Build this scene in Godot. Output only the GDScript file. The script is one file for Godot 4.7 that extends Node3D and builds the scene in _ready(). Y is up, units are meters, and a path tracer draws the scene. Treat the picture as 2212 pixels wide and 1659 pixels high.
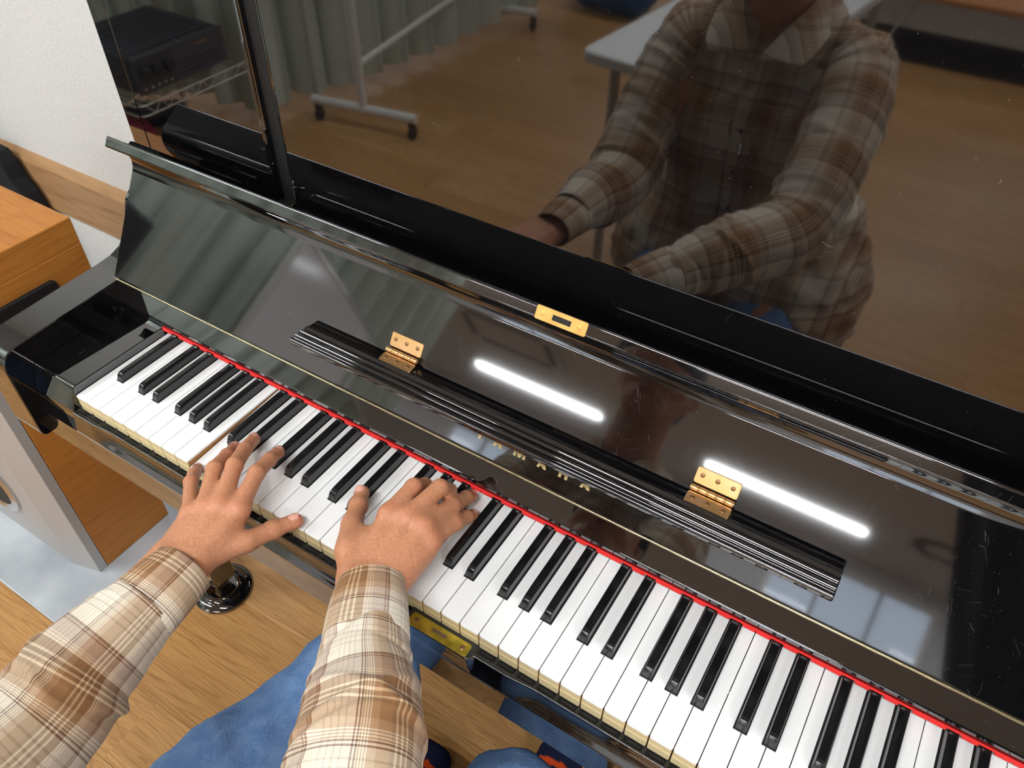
extends Node3D
# An upright piano in a music room, seen over a player's left shoulder. Units are metres.
# x runs along the keyboard (0 at the left edge of the lowest key), z towards the player, y = 0 is the top of the white keys.

const KW := 0.02355           # pitch of the white keys
const FLOOR := -0.74
const CEIL := 1.76
const CX := 0.5986            # middle of the case
var M := {}
var used := {}

const LIGHT := 1.6

func _ready():
	# camera
	var cam := Camera3D.new()
	cam.name = "camera"
	add_child(cam)
	cam.position = Vector3(0.87196848, 0.730910403, 0.325260816)
	cam.rotation_order = EULER_ORDER_YXZ
	cam.rotation = Vector3(-0.761215133, 0.551279014, 0.0135955077)
	cam.fov = 51.85564
	cam.near = 0.02
	cam.far = 60.0
	cam.current = true
	# daylight outside the windows
	var we := WorldEnvironment.new()
	we.name = "environment"
	var env := Environment.new()
	env.background_mode = Environment.BG_SKY
	var sky := Sky.new()
	var sm := ProceduralSkyMaterial.new()
	sm.sky_top_color = Color(0.74, 0.80, 0.88)
	sm.sky_horizon_color = Color(0.84, 0.88, 0.93)
	sm.ground_horizon_color = Color(0.55, 0.56, 0.56)
	sm.ground_bottom_color = Color(0.35, 0.35, 0.34)
	sm.sky_energy_multiplier = 1.5
	sm.ground_energy_multiplier = 1.0
	sky.sky_material = sm
	env.sky = sky
	env.tonemap_mode = Environment.TONE_MAPPER_LINEAR
	env.tonemap_exposure = 1.8
	env.sdfgi_enabled = true
	env.ssao_enabled = true
	env.ssil_enabled = true
	we.environment = env
	add_child(we)
	make_materials()
	make_lights()
	make_shell()
	make_piano()
	make_person()
	make_bench()
	make_things()

# ------------------------------------------------------------------ mesh building
class MB:
	var v := PackedVector3Array()
	var n := PackedVector3Array()
	var uv := PackedVector2Array()
	var col := PackedColorArray()
	var idx := PackedInt32Array()
	func vert(p: Vector3, nn: Vector3, t := Vector2.ZERO) -> int:
		v.append(p); n.append(nn); uv.append(t)
		return v.size() - 1
	func tri3(a: Vector3, b: Vector3, c: Vector3, na: Vector3, nb: Vector3, nc: Vector3, ta := Vector2.ZERO, tb := Vector2.ZERO, tc := Vector2.ZERO):
		var g := (b - a).cross(c - a)
		if g.length_squared() < 1e-18: return
		var i := vert(a, na, ta)
		vert(b, nb, tb); vert(c, nc, tc)
		if g.dot(na + nb + nc) > 0.0: idx.append_array(PackedInt32Array([i, i + 2, i + 1]))
		else: idx.append_array(PackedInt32Array([i, i + 1, i + 2]))
	func quad4(a: Vector3, b: Vector3, c: Vector3, d: Vector3, na: Vector3, nb: Vector3, nc: Vector3, nd: Vector3, t := []):
		if t.is_empty(): t = [Vector2.ZERO, Vector2.ZERO, Vector2.ZERO, Vector2.ZERO]
		var i := vert(a, na, t[0])
		vert(b, nb, t[1]); vert(c, nc, t[2]); vert(d, nd, t[3])
		var g := (c - a).cross(d - b)
		if g.dot(na + nb + nc + nd) > 0.0: idx.append_array(PackedInt32Array([i, i + 2, i + 1, i, i + 3, i + 2]))
		else: idx.append_array(PackedInt32Array([i, i + 1, i + 2, i, i + 2, i + 3]))
	# flat quad whose normal points along (or nearest to) out
	func flat(a: Vector3, b: Vector3, c: Vector3, d: Vector3, out: Vector3, t := []):
		var g := (c - a).cross(d - b).normalized()
		if g.dot(out) < 0.0: g = -g
		quad4(a, b, c, d, g, g, g, g, t)
	func flat3(a: Vector3, b: Vector3, c: Vector3, out: Vector3):
		var g := (b - a).cross(c - a).normalized()
		if g.dot(out) < 0.0: g = -g
		tri3(a, b, c, g, g, g)
	# grid of points with smooth normals; rows[i][j]
	func grid(rows: Array, closed_j := false, outward := Vector3.ZERO, uvs := []):
		var ni := rows.size()
		var nj: int = rows[0].size()
		var base := v.size()
		for i in ni:
			for j in nj:
				var i0 := maxi(i - 1, 0)
				var i1 := mini(i + 1, ni - 1)
				var j0 := j - 1
				var j1 := j + 1
				if closed_j:
					if j0 < 0: j0 = nj - 2
					if j1 > nj - 1: j1 = 1
				else:
					j0 = maxi(j0, 0); j1 = mini(j1, nj - 1)
				var nn: Vector3 = (rows[i1][j] - rows[i0][j]).cross(rows[i][j1] - rows[i][j0])
				if nn.length_squared() < 1e-20: nn = Vector3.UP
				nn = nn.normalized()
				v.append(rows[i][j]); n.append(nn)
				uv.append(uvs[i][j] if not uvs.is_empty() else Vector2(float(j) / (nj - 1), float(i) / (ni - 1)))
		var flip := false
		if outward != Vector3.ZERO:
			var s := 0.0
			for k in range(base, v.size()): s += n[k].dot(outward)
			flip = s < 0.0
		else:
			# away from the middle of each row
			var s := 0.0
			for i in ni:
				var mid := Vector3.ZERO
				for j in nj: mid += rows[i][j]
				mid /= nj
				for j in nj: s += n[base + i * nj + j].dot(rows[i][j] - mid)
			flip = s < 0.0
		if flip:
			for k in range(base, v.size()): n[k] = -n[k]
		for i in ni - 1:
			for j in nj - 1:
				var a := base + i * nj + j
				if flip: idx.append_array(PackedInt32Array([a, a + nj, a + nj + 1, a, a + nj + 1, a + 1]))
				else: idx.append_array(PackedInt32Array([a, a + nj + 1, a + nj, a, a + 1, a + nj + 1]))
	func mesh(m: Material = null) -> ArrayMesh:
		var a := []
		a.resize(Mesh.ARRAY_MAX)
		a[Mesh.ARRAY_VERTEX] = v
		a[Mesh.ARRAY_NORMAL] = n
		a[Mesh.ARRAY_TEX_UV] = uv
		if col.size() == v.size(): a[Mesh.ARRAY_COLOR] = col
		a[Mesh.ARRAY_INDEX] = idx
		var am := ArrayMesh.new()
		am.add_surface_from_arrays(Mesh.PRIMITIVE_TRIANGLES, a)
		if m: am.surface_set_material(0, m)
		return am

# box with chamfered edges
func cbox(b: MB, c: Vector3, s: Vector3, e := 0.0, rot := Basis.IDENTITY):
	var h := s * 0.5
	e = minf(e, minf(h.x, minf(h.y, h.z)) * 0.9)
	var ax := [Vector3.RIGHT, Vector3.UP, Vector3.BACK]
	var P := func(q: Vector3) -> Vector3: return c + rot * q
	for k in 3:
		var u: Vector3 = ax[(k + 1) % 3]
		var w: Vector3 = ax[(k + 2) % 3]
		var a: Vector3 = ax[k]
		var hu: float = h[(k + 1) % 3] - e
		var hw: float = h[(k + 2) % 3] - e
		for sg in [-1.0, 1.0]:
			var o: Vector3 = a * h[k] * sg
			b.flat(P.call(o - u * hu - w * hw), P.call(o + u * hu - w * hw), P.call(o + u * hu + w * hw), P.call(o - u * hu + w * hw), rot * (a * sg), [Vector2(0, 0), Vector2(2 * hu, 0), Vector2(2 * hu, 2 * hw), Vector2(0, 2 * hw)])
	if e <= 0.0: return
	for k in 3:
		var u: Vector3 = ax[(k + 1) % 3]
		var w: Vector3 = ax[(k + 2) % 3]
		var a: Vector3 = ax[k]
		var ha: float = h[k] - e
		for su in [-1.0, 1.0]:
			for sw in [-1.0, 1.0]:
				var p1: Vector3 = u * h[(k + 1) % 3] * su + w * (h[(k + 2) % 3] - e) * sw
				var p2: Vector3 = u * (h[(k + 1) % 3] - e) * su + w * h[(k + 2) % 3] * sw
				b.flat(P.call(p1 - a * ha), P.call(p1 + a * ha), P.call(p2 + a * ha), P.call(p2 - a * ha), rot * (u * su + w * sw))
	for sx in [-1.0, 1.0]:
		for sy in [-1.0, 1.0]:
			for sz in [-1.0, 1.0]:
				var sg := Vector3(sx, sy, sz)
				b.flat3(P.call(Vector3(h.x, h.y - e, h.z - e) * sg), P.call(Vector3(h.x - e, h.y, h.z - e) * sg), P.call(Vector3(h.x - e, h.y - e, h.z) * sg), rot * sg)

# closed (z, y) outline pushed along x; edges that meet at less than `deg` are shaded smooth; ends get a small chamfer
func extrude_x(b: MB, outline: Array, x0: float, x1: float, deg := 40.0, chamfer := 0.0):
	# long straight runs get points near their ends, so that rounded neighbours do not bend their shading
	var prof := []
	var corner := []
	for i in outline.size():
		var p: Vector2 = outline[i]
		var q: Vector2 = outline[(i + 1) % outline.size()]
		corner.append(prof.size())
		prof.append(p)
		var l := p.distance_to(q)
		if l > 0.009:
			prof.append(p.lerp(q, 0.0008 / l))
			prof.append(p.lerp(q, 1.0 - 0.0008 / l))
	var m := prof.size()
	var area := 0.0
	for i in m:
		var p: Vector2 = prof[i]
		var q: Vector2 = prof[(i + 1) % m]
		area += p.x * q.y - q.x * p.y
	var sg := 1.0 if area > 0.0 else -1.0
	var en := []
	for i in m:
		var d: Vector2 = (prof[(i + 1) % m] - prof[i]).normalized()
		en.append(Vector2(d.y, -d.x) * sg)
	var lim := cos(deg_to_rad(deg))
	var inset := []
	for i in m:
		var nn: Vector2 = (en[(i + m - 1) % m] + en[i]).normalized()
		inset.append(prof[i] - nn * chamfer)
	var vn := func(i: int, e: int) -> Vector3:
		var a: Vector2 = en[(i + m - 1) % m]
		var c: Vector2 = en[i]
		var r: Vector2 = (a + c).normalized() if a.dot(c) > lim else (en[e] as Vector2)
		return Vector3(0, r.y, r.x)
	var xa := x0 + chamfer
	var xb := x1 - chamfer
	var run := 0.0
	for i in m:
		var j := (i + 1) % m
		var p: Vector2 = prof[i]
		var q: Vector2 = prof[j]
		var ni: Vector3 = vn.call(i, i)
		var nj: Vector3 = vn.call(j, i)
		var l := p.distance_to(q)
		b.quad4(Vector3(xa, p.y, p.x), Vector3(xb, p.y, p.x), Vector3(xb, q.y, q.x), Vector3(xa, q.y, q.x), ni, ni, nj, nj, [Vector2(xa, run), Vector2(xb, run), Vector2(xb, run + l), Vector2(xa, run + l)])
		run += l
		if chamfer > 0.0:
			var pi: Vector2 = inset[i]
			var qi: Vector2 = inset[j]
			var o := Vector3(0, en[i].y, en[i].x)
			b.flat(Vector3(xa, p.y, p.x), Vector3(xa, q.y, q.x), Vector3(x0, qi.y, qi.x), Vector3(x0, pi.y, pi.x), o + Vector3.LEFT)
			b.flat(Vector3(xb, p.y, p.x), Vector3(xb, q.y, q.x), Vector3(x1, qi.y, qi.x), Vector3(x1, pi.y, pi.x), o + Vector3.RIGHT)
	var poly := PackedVector2Array()
	for i in corner: poly.append(inset[i] if chamfer > 0.0 else prof[i])
	var t := Geometry2D.triangulate_polygon(poly)
	for k in range(0, t.size(), 3):
		for side in [[x0, Vector3.LEFT], [x1, Vector3.RIGHT]]:
			var tp := []
			for q in 3: tp.append(Vector3(side[0], poly[t[k + q]].y, poly[t[k + q]].x))
			b.tri3(tp[0], tp[1], tp[2], side[1], side[1], side[1])

# flat outline (u, w) given thickness along `up`; base is the outline at height 0
func slab(b: MB, poly: Array, org: Vector3, u: Vector3, w: Vector3, up: Vector3, h: float, e := 0.0):
	var m := poly.size()
	var area := 0.0
	for i in m: area += poly[i].x * poly[(i + 1) % m].y - poly[(i + 1) % m].x * poly[i].y
	var sg := 1.0 if area > 0.0 else -1.0
	var ins := PackedVector2Array()
	for i in m:
		var d0: Vector2 = (poly[i] - poly[(i + m - 1) % m]).normalized()
		var d1: Vector2 = (poly[(i + 1) % m] - poly[i]).normalized()
		var nn: Vector2 = (Vector2(d0.y, -d0.x) + Vector2(d1.y, -d1.x)).normalized() * sg
		ins.append(poly[i] - nn * e)
	var P := func(q: Vector2, y: float) -> Vector3: return org + u * q.x + w * q.y + up * y
	for i in m:
		var j := (i + 1) % m
		var d: Vector2 = (poly[j] - poly[i]).normalized()
		var o: Vector3 = (u * d.y - w * d.x) * sg
		b.flat(P.call(poly[i], 0.0), P.call(poly[j], 0.0), P.call(poly[j], h - e), P.call(poly[i], h - e), o)
		if e > 0.0: b.flat(P.call(poly[i], h - e), P.call(poly[j], h - e), P.call(ins[j], h), P.call(ins[i], h), o + up)
	var t := Geometry2D.triangulate_polygon(ins)
	for k in range(0, t.size(), 3):
		b.tri3(P.call(ins[t[k]], h), P.call(ins[t[k + 1]], h), P.call(ins[t[k + 2]], h), up, up, up)
		b.tri3(P.call(poly[t[k]], 0.0), P.call(poly[t[k + 1]], 0.0), P.call(poly[t[k + 2]], 0.0), -up, -up, -up)

# profile of (radius, height) turned about an axis
func lathe(b: MB, org: Vector3, axis: Vector3, prof: Array, segs := 24, deg := 40.0):
	axis = axis.normalized()
	var u := axis.cross(Vector3.RIGHT if absf(axis.x) < 0.8 else Vector3.FORWARD).normalized()
	var w := axis.cross(u)
	var m := prof.size()
	var en := []
	for i in m - 1:
		var d: Vector2 = (prof[i + 1] - prof[i]).normalized()
		en.append(Vector2(d.y, -d.x))
	var lim := cos(deg_to_rad(deg))
	for i in m - 1:
		var na: Vector2 = en[i]
		var nb: Vector2 = en[i]
		if i > 0 and en[i - 1].dot(en[i]) > lim: na = (en[i - 1] + en[i]).normalized()
		if i < m - 2 and en[i + 1].dot(en[i]) > lim: nb = (en[i + 1] + en[i]).normalized()
		for k in segs:
			var a0 := TAU * k / segs
			var a1 := TAU * (k + 1) / segs
			var r0 := u * cos(a0) + w * sin(a0)
			var r1 := u * cos(a1) + w * sin(a1)
			b.quad4(org + r0 * prof[i].x + axis * prof[i].y, org + r1 * prof[i].x + axis * prof[i].y, org + r1 * prof[i + 1].x + axis * prof[i + 1].y, org + r0 * prof[i + 1].x + axis * prof[i + 1].y,
				r0 * na.x + axis * na.y, r1 * na.x + axis * na.y, r1 * nb.x + axis * nb.y, r0 * nb.x + axis * nb.y)

# round bar through points
func tube(b: MB, pts: Array, r, segs := 10, caps := true):
	var rows := []
	var t0: Vector3 = (pts[1] - pts[0]).normalized()
	var u := t0.cross(Vector3.UP if absf(t0.y) < 0.9 else Vector3.RIGHT).normalized()
	for i in pts.size():
		var t: Vector3 = (pts[mini(i + 1, pts.size() - 1)] - pts[maxi(i - 1, 0)]).normalized()
		u = (u - t * u.dot(t)).normalized()
		var w := t.cross(u)
		var rr: float = r[i] if r is Array else r
		var row := []
		for k in segs + 1:
			var a := TAU * k / segs
			row.append(pts[i] + (u * cos(a) + w * sin(a)) * rr)
		rows.append(row)
	b.grid(rows, true)
	if caps:
		for e in [0, pts.size() - 1]:
			var o: Vector3 = (pts[e] - pts[1 if e == 0 else e - 1]).normalized()
			for k in segs: b.tri3(pts[e], rows[e][k], rows[e][k + 1], o, o, o)

# ------------------------------------------------------------------ bodies: tapered capsules joined smoothly, meshed as surface nets
# bones: [from, to, radius, radius, blend]; tints: [centre, reach, colour]
func nets(b: MB, bones: Array, cell: float, base: Color, tints := [], ripple: FastNoiseLite = null, amp := 0.0):
	var lo := Vector3.INF
	var hi := -Vector3.INF
	for q in bones:
		var r: float = maxf(q[2], q[3]) + cell * 3.0
		lo = lo.min(q[0] - Vector3.ONE * r).min(q[1] - Vector3.ONE * r)
		hi = hi.max(q[0] + Vector3.ONE * r).max(q[1] + Vector3.ONE * r)
	var nx := int((hi.x - lo.x) / cell) + 2
	var ny := int((hi.y - lo.y) / cell) + 2
	var nz := int((hi.z - lo.z) / cell) + 2
	var f := PackedFloat32Array()
	f.resize(nx * ny * nz)
	f.fill(1.0)
	for q in bones:
		var a: Vector3 = q[0]
		var d: Vector3 = q[1] - a
		var ra: float = q[2]
		var rb: float = q[3]
		var k: float = q[4] if q.size() > 4 else cell * 2.0
		var dd := maxf(d.length_squared(), 1e-12)
		var m := maxf(ra, rb) + k + cell * 2.0
		var mn: Vector3 = (a.min(q[1]) - Vector3.ONE * m - lo) / cell
		var mx: Vector3 = (a.max(q[1]) + Vector3.ONE * m - lo) / cell
		for z in range(maxi(int(mn.z), 0), mini(int(mx.z) + 1, nz - 1) + 1):
			for y in range(maxi(int(mn.y), 0), mini(int(mx.y) + 1, ny - 1) + 1):
				var at := (z * ny + y) * nx
				for x in range(maxi(int(mn.x), 0), mini(int(mx.x) + 1, nx - 1) + 1):
					var p := lo + Vector3(x, y, z) * cell - a
					var t := clampf(p.dot(d) / dd, 0.0, 1.0)
					var s := (p - d * t).length() - ra - (rb - ra) * t
					var o := f[at + x]
					if s - o > k: continue
					var h := maxf(k - absf(o - s), 0.0) / k
					f[at + x] = minf(o, s) - h * h * k * 0.25
	if ripple:
		for z in nz:
			for y in ny:
				for x in nx:
					var at := (z * ny + y) * nx + x
					if f[at] < 0.03 and f[at] > -0.03: f[at] += ripple.get_noise_3dv(lo + Vector3(x, y, z) * cell) * amp
	var ids := PackedInt32Array()
	ids.resize(nx * ny * nz)
	ids.fill(-1)
	var first := b.v.size()
	var off := [0, 1, nx, nx + 1, nx * ny, nx * ny + 1, nx * ny + nx, nx * ny + nx + 1]
	var edges := [[0, 1], [2, 3], [4, 5], [6, 7], [0, 2], [1, 3], [4, 6], [5, 7], [0, 4], [1, 5], [2, 6], [3, 7]]
	var c8 := [Vector3(0, 0, 0), Vector3(1, 0, 0), Vector3(0, 1, 0), Vector3(1, 1, 0), Vector3(0, 0, 1), Vector3(1, 0, 1), Vector3(0, 1, 1), Vector3(1, 1, 1)]
	for z in nz - 1:
		for y in ny - 1:
			for x in nx - 1:
				var at := (z * ny + y) * nx + x
				var s0 := f[at] < 0.0
				if f[at] > cell * 2.5: continue
				var mixed := false
				for e in 7:
					if (f[at + off[e + 1]] < 0.0) != s0:
						mixed = true
						break
				if not mixed: continue
				var sum := Vector3.ZERO
				var cnt := 0
				for e in edges:
					var fa := f[at + off[e[0]]]
					var fb := f[at + off[e[1]]]
					if (fa < 0.0) != (fb < 0.0):
						sum += c8[e[0]].lerp(c8[e[1]], fa / (fa - fb))
						cnt += 1
				ids[at] = b.v.size()
				b.v.append(lo + (Vector3(x, y, z) + sum / cnt) * cell)
				b.n.append(Vector3.ZERO)
				b.uv.append(Vector2.ZERO)
	var strides := [1, nx, nx * ny]
	for z in range(1, nz - 1):
		for y in range(1, ny - 1):
			for x in range(1, nx - 1):
				var at := (z * ny + y) * nx + x
				for ax in 3:
					var fa := f[at]
					var fb := f[at + strides[ax]]
					if (fa < 0.0) == (fb < 0.0): continue
					var s1: int = strides[(ax + 1) % 3]
					var s2: int = strides[(ax + 2) % 3]
					var i0 := ids[at - s1 - s2]
					var i1 := ids[at - s2]
					var i2 := ids[at]
					var i3 := ids[at - s1]
					if i0 < 0 or i1 < 0 or i2 < 0 or i3 < 0: continue
					if fa > 0.0:
						var sw := i1
						i1 = i3
						i3 = sw
					var g := (b.v[i2] - b.v[i0]).cross(b.v[i3] - b.v[i1])
					for q in [i0, i1, i2, i3]: b.n[q] += g
					b.idx.append_array(PackedInt32Array([i0, i2, i1, i0, i3, i2]))
	for q in range(first, b.v.size()):
		b.n[q] = b.n[q].normalized()
		b.uv[q] = Vector2(b.v[q].x, -b.v[q].y)
	while b.col.size() < first: b.col.append(base)
	for q in range(first, b.v.size()):
		var c := base
		for t in tints:
			var w := 1.0 - b.v[q].distance_to(t[0]) / float(t[1])
			if w > 0.0: c = c.lerp(t[2], smoothstep(0.0, 1.0, w) * (t[2] as Color).a)
		b.col.append(Color(c.r, c.g, c.b))

# ------------------------------------------------------------------ things
func numbered(called: String) -> String:
	var k: int = used.get(called, -1) + 1
	used[called] = k
	return called if k == 0 else "%s_%03d" % [called, k]
func tag(o: Node, label: String, category: String, group := ""):
	o.set_meta("label", label)
	o.set_meta("category", category)
	if group: o.set_meta("group", group)
func thing(called: String, label: String, category: String, at := Vector3.ZERO, group := "") -> Node3D:
	var o := Node3D.new()
	o.name = numbered(called)
	add_child(o)
	o.position = at
	tag(o, label, category, group)
	return o
func put(called: String, b, m: Material, parent: Node, at := Vector3.ZERO) -> MeshInstance3D:
	var o := MeshInstance3D.new()
	o.mesh = b.mesh() if b is MB else b
	o.material_override = m
	o.name = called
	o.position = at
	parent.add_child(o, true)
	return o
func struct(called: String, b: MB, m: Material, label := "") -> MeshInstance3D:
	var o := put(called, b, m, self)
	o.set_meta("kind", "structure")
	if label: o.set_meta("label", label)
	return o
func boxm(c: Vector3, s: Vector3, e := 0.0) -> MB:
	var b := MB.new()
	cbox(b, c, s, e)
	return b

# ------------------------------------------------------------------ materials
func mat(c: Color, rough := 0.5, metal := 0.0, spec := 0.5) -> StandardMaterial3D:
	var m := StandardMaterial3D.new()
	m.albedo_color = c
	m.roughness = rough
	m.metallic = metal
	m.metallic_specular = spec
	return m
func noise(seed_: int, freq: float, oct := 4, kind := FastNoiseLite.TYPE_SIMPLEX_SMOOTH) -> FastNoiseLite:
	var f := FastNoiseLite.new()
	f.seed = seed_
	f.frequency = freq
	f.noise_type = kind
	f.fractal_octaves = oct
	return f
func tex(i: Image) -> ImageTexture:
	i.generate_mipmaps()
	return ImageTexture.create_from_image(i)
func triplanar(m: StandardMaterial3D, per_metre: float, world := true):
	m.uv1_triplanar = true
	m.uv1_world_triplanar = world
	m.uv1_scale = Vector3.ONE * per_metre
# noise blended between colours
func speckle(size: int, seed_: int, freq: float, ca: Color, cb: Color, oct := 4) -> Image:
	var f := noise(seed_, freq, oct)
	var src := f.get_seamless_image(size, size)
	var o := Image.create(size, size, false, Image.FORMAT_RGB8)
	for y in size:
		for x in size: o.set_pixel(x, y, ca.lerp(cb, src.get_pixel(x, y).r))
	return o
func grey_noise(size: int, seed_: int, freq: float, oct := 3) -> ImageTexture:
	return tex(noise(seed_, freq, oct).get_seamless_image(size, size))
func wood_image(w: int, h: int, seed_: int, pale: Color, dark: Color, rings: float, stretch: float, cathedral: float) -> Image:
	var warp := noise(seed_, 0.004, 2)
	var broad := noise(seed_ + 1, 0.011, 3)
	var pore := noise(seed_ + 2, 0.16, 2)
	var o := Image.create(w, h, false, Image.FORMAT_RGB8)
	for y in h:
		for x in w:
			var fx := x / stretch
			var d := warp.get_noise_2d(fx * 2.2, y * 1.5) * cathedral + y * rings
			var r := absf(fposmod(d, 1.0) * 2.0 - 1.0)
			var ring := smoothstep(0.62, 1.0, r) * (0.6 + 0.4 * pore.get_noise_2d(x * 0.5, y * 3.0))
			var p := smoothstep(0.08, 0.55, pore.get_noise_2d(x / (stretch * 1.6), y * 2.6))
			var t := clampf(0.12 + ring * 0.36 + p * 0.42 + broad.get_noise_2d(fx, y * 1.6) * 0.22, 0.0, 1.0)
			o.set_pixel(x, y, pale.lerp(dark, t))
	return o

func plaid_line(t: float) -> Color:
	var brown := Color8(128, 92, 62)
	var tan_ := Color8(176, 139, 103)
	var cream := Color8(228, 217, 198)
	var taupe := Color8(176, 154, 138)
	var dark := Color8(112, 84, 70)
	if t < 0.30:
		for k in [0.07, 0.115, 0.16]:
			if absf(t - k) < 0.009: return Color8(216, 186, 148)
		return brown if t < 0.2 else Color8(150, 108, 70)
	if t < 0.36: return tan_
	if t < 0.42: return cream if fmod(t, 0.02) < 0.011 else tan_
	if absf(t - 0.435) < 0.006 or absf(t - 0.46) < 0.006: return dark
	if t < 0.80:
		for k in [0.53, 0.58, 0.63, 0.68]:
			if absf(t - k) < 0.006: return Color8(196, 184, 168)
		return cream
	if absf(t - 0.81) < 0.007 or absf(t - 0.835) < 0.006: return dark
	if t < 0.94: return taupe
	return Color8(222, 198, 170) if fmod(t, 0.024) < 0.013 else taupe
func plaid_image(n: int) -> Image:
	var o := Image.create(n, n, false, Image.FORMAT_RGB8)
	var line := []
	for k in n: line.append(plaid_line(float(k) / n))
	var rng := RandomNumberGenerator.new()
	rng.seed = 5
	for y in n:
		for x in n:
			var w := 0.68 if (x + y) % 6 < 3 else 0.3
			var c: Color = (line[y] as Color).lerp(line[x], w)
			var g := 1.0 + rng.randf_range(-0.06, 0.06)
			o.set_pixel(x, y, Color(c.r * g, c.g * g, c.b * g))
	return o
func denim_image(n: int) -> Image:
	var o := Image.create(n, n, false, Image.FORMAT_RGB8)
	var rng := RandomNumberGenerator.new()
	rng.seed = 9
	var f := noise(77, 0.012, 3).get_seamless_image(n, n)
	for y in n:
		for x in n:
			var t := rng.randf() * 0.5 + (0.28 if (x + y) % 4 < 2 else 0.0) + (f.get_pixel(x, y).r - 0.5) * 0.5
			o.set_pixel(x, y, Color8(66, 98, 146).lerp(Color8(156, 184, 218), clampf(t, 0.0, 1.0)))
	return o
# dust specks and hairline scratches on black polyester
func dust_image(n: int, specks: int, lines: int) -> Image:
	var o := Image.create(n, n, false, Image.FORMAT_RGB8)
	o.fill(Color8(9, 9, 11))
	var rng := RandomNumberGenerator.new()
	rng.seed = 21
	for k in specks:
		var x := rng.randi_range(1, n - 3)
		var y := rng.randi_range(1, n - 3)
		var g := rng.randf_range(0.25, 0.7) * (1.0 if rng.randf() < 0.3 else 0.5)
		o.set_pixel(x, y, Color(g, g, g))
		if rng.randf() < 0.4:
			o.set_pixel(x + 1, y, Color(g, g, g) * 0.8)
			o.set_pixel(x, y + 1, Color(g, g, g) * 0.6)
	for k in lines:
		var p := Vector2(rng.randf() * n, rng.randf() * n)
		var d := Vector2.from_angle(rng.randf() * TAU)
		var g := rng.randf_range(0.2, 0.5)
		for s in rng.randi_range(6, 40):
			var q := p + d * s
			o.set_pixel(posmod(int(q.x), n), posmod(int(q.y), n), Color(g, g, g))
			d = d.rotated(rng.randf_range(-0.04, 0.04))
	return o

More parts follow.
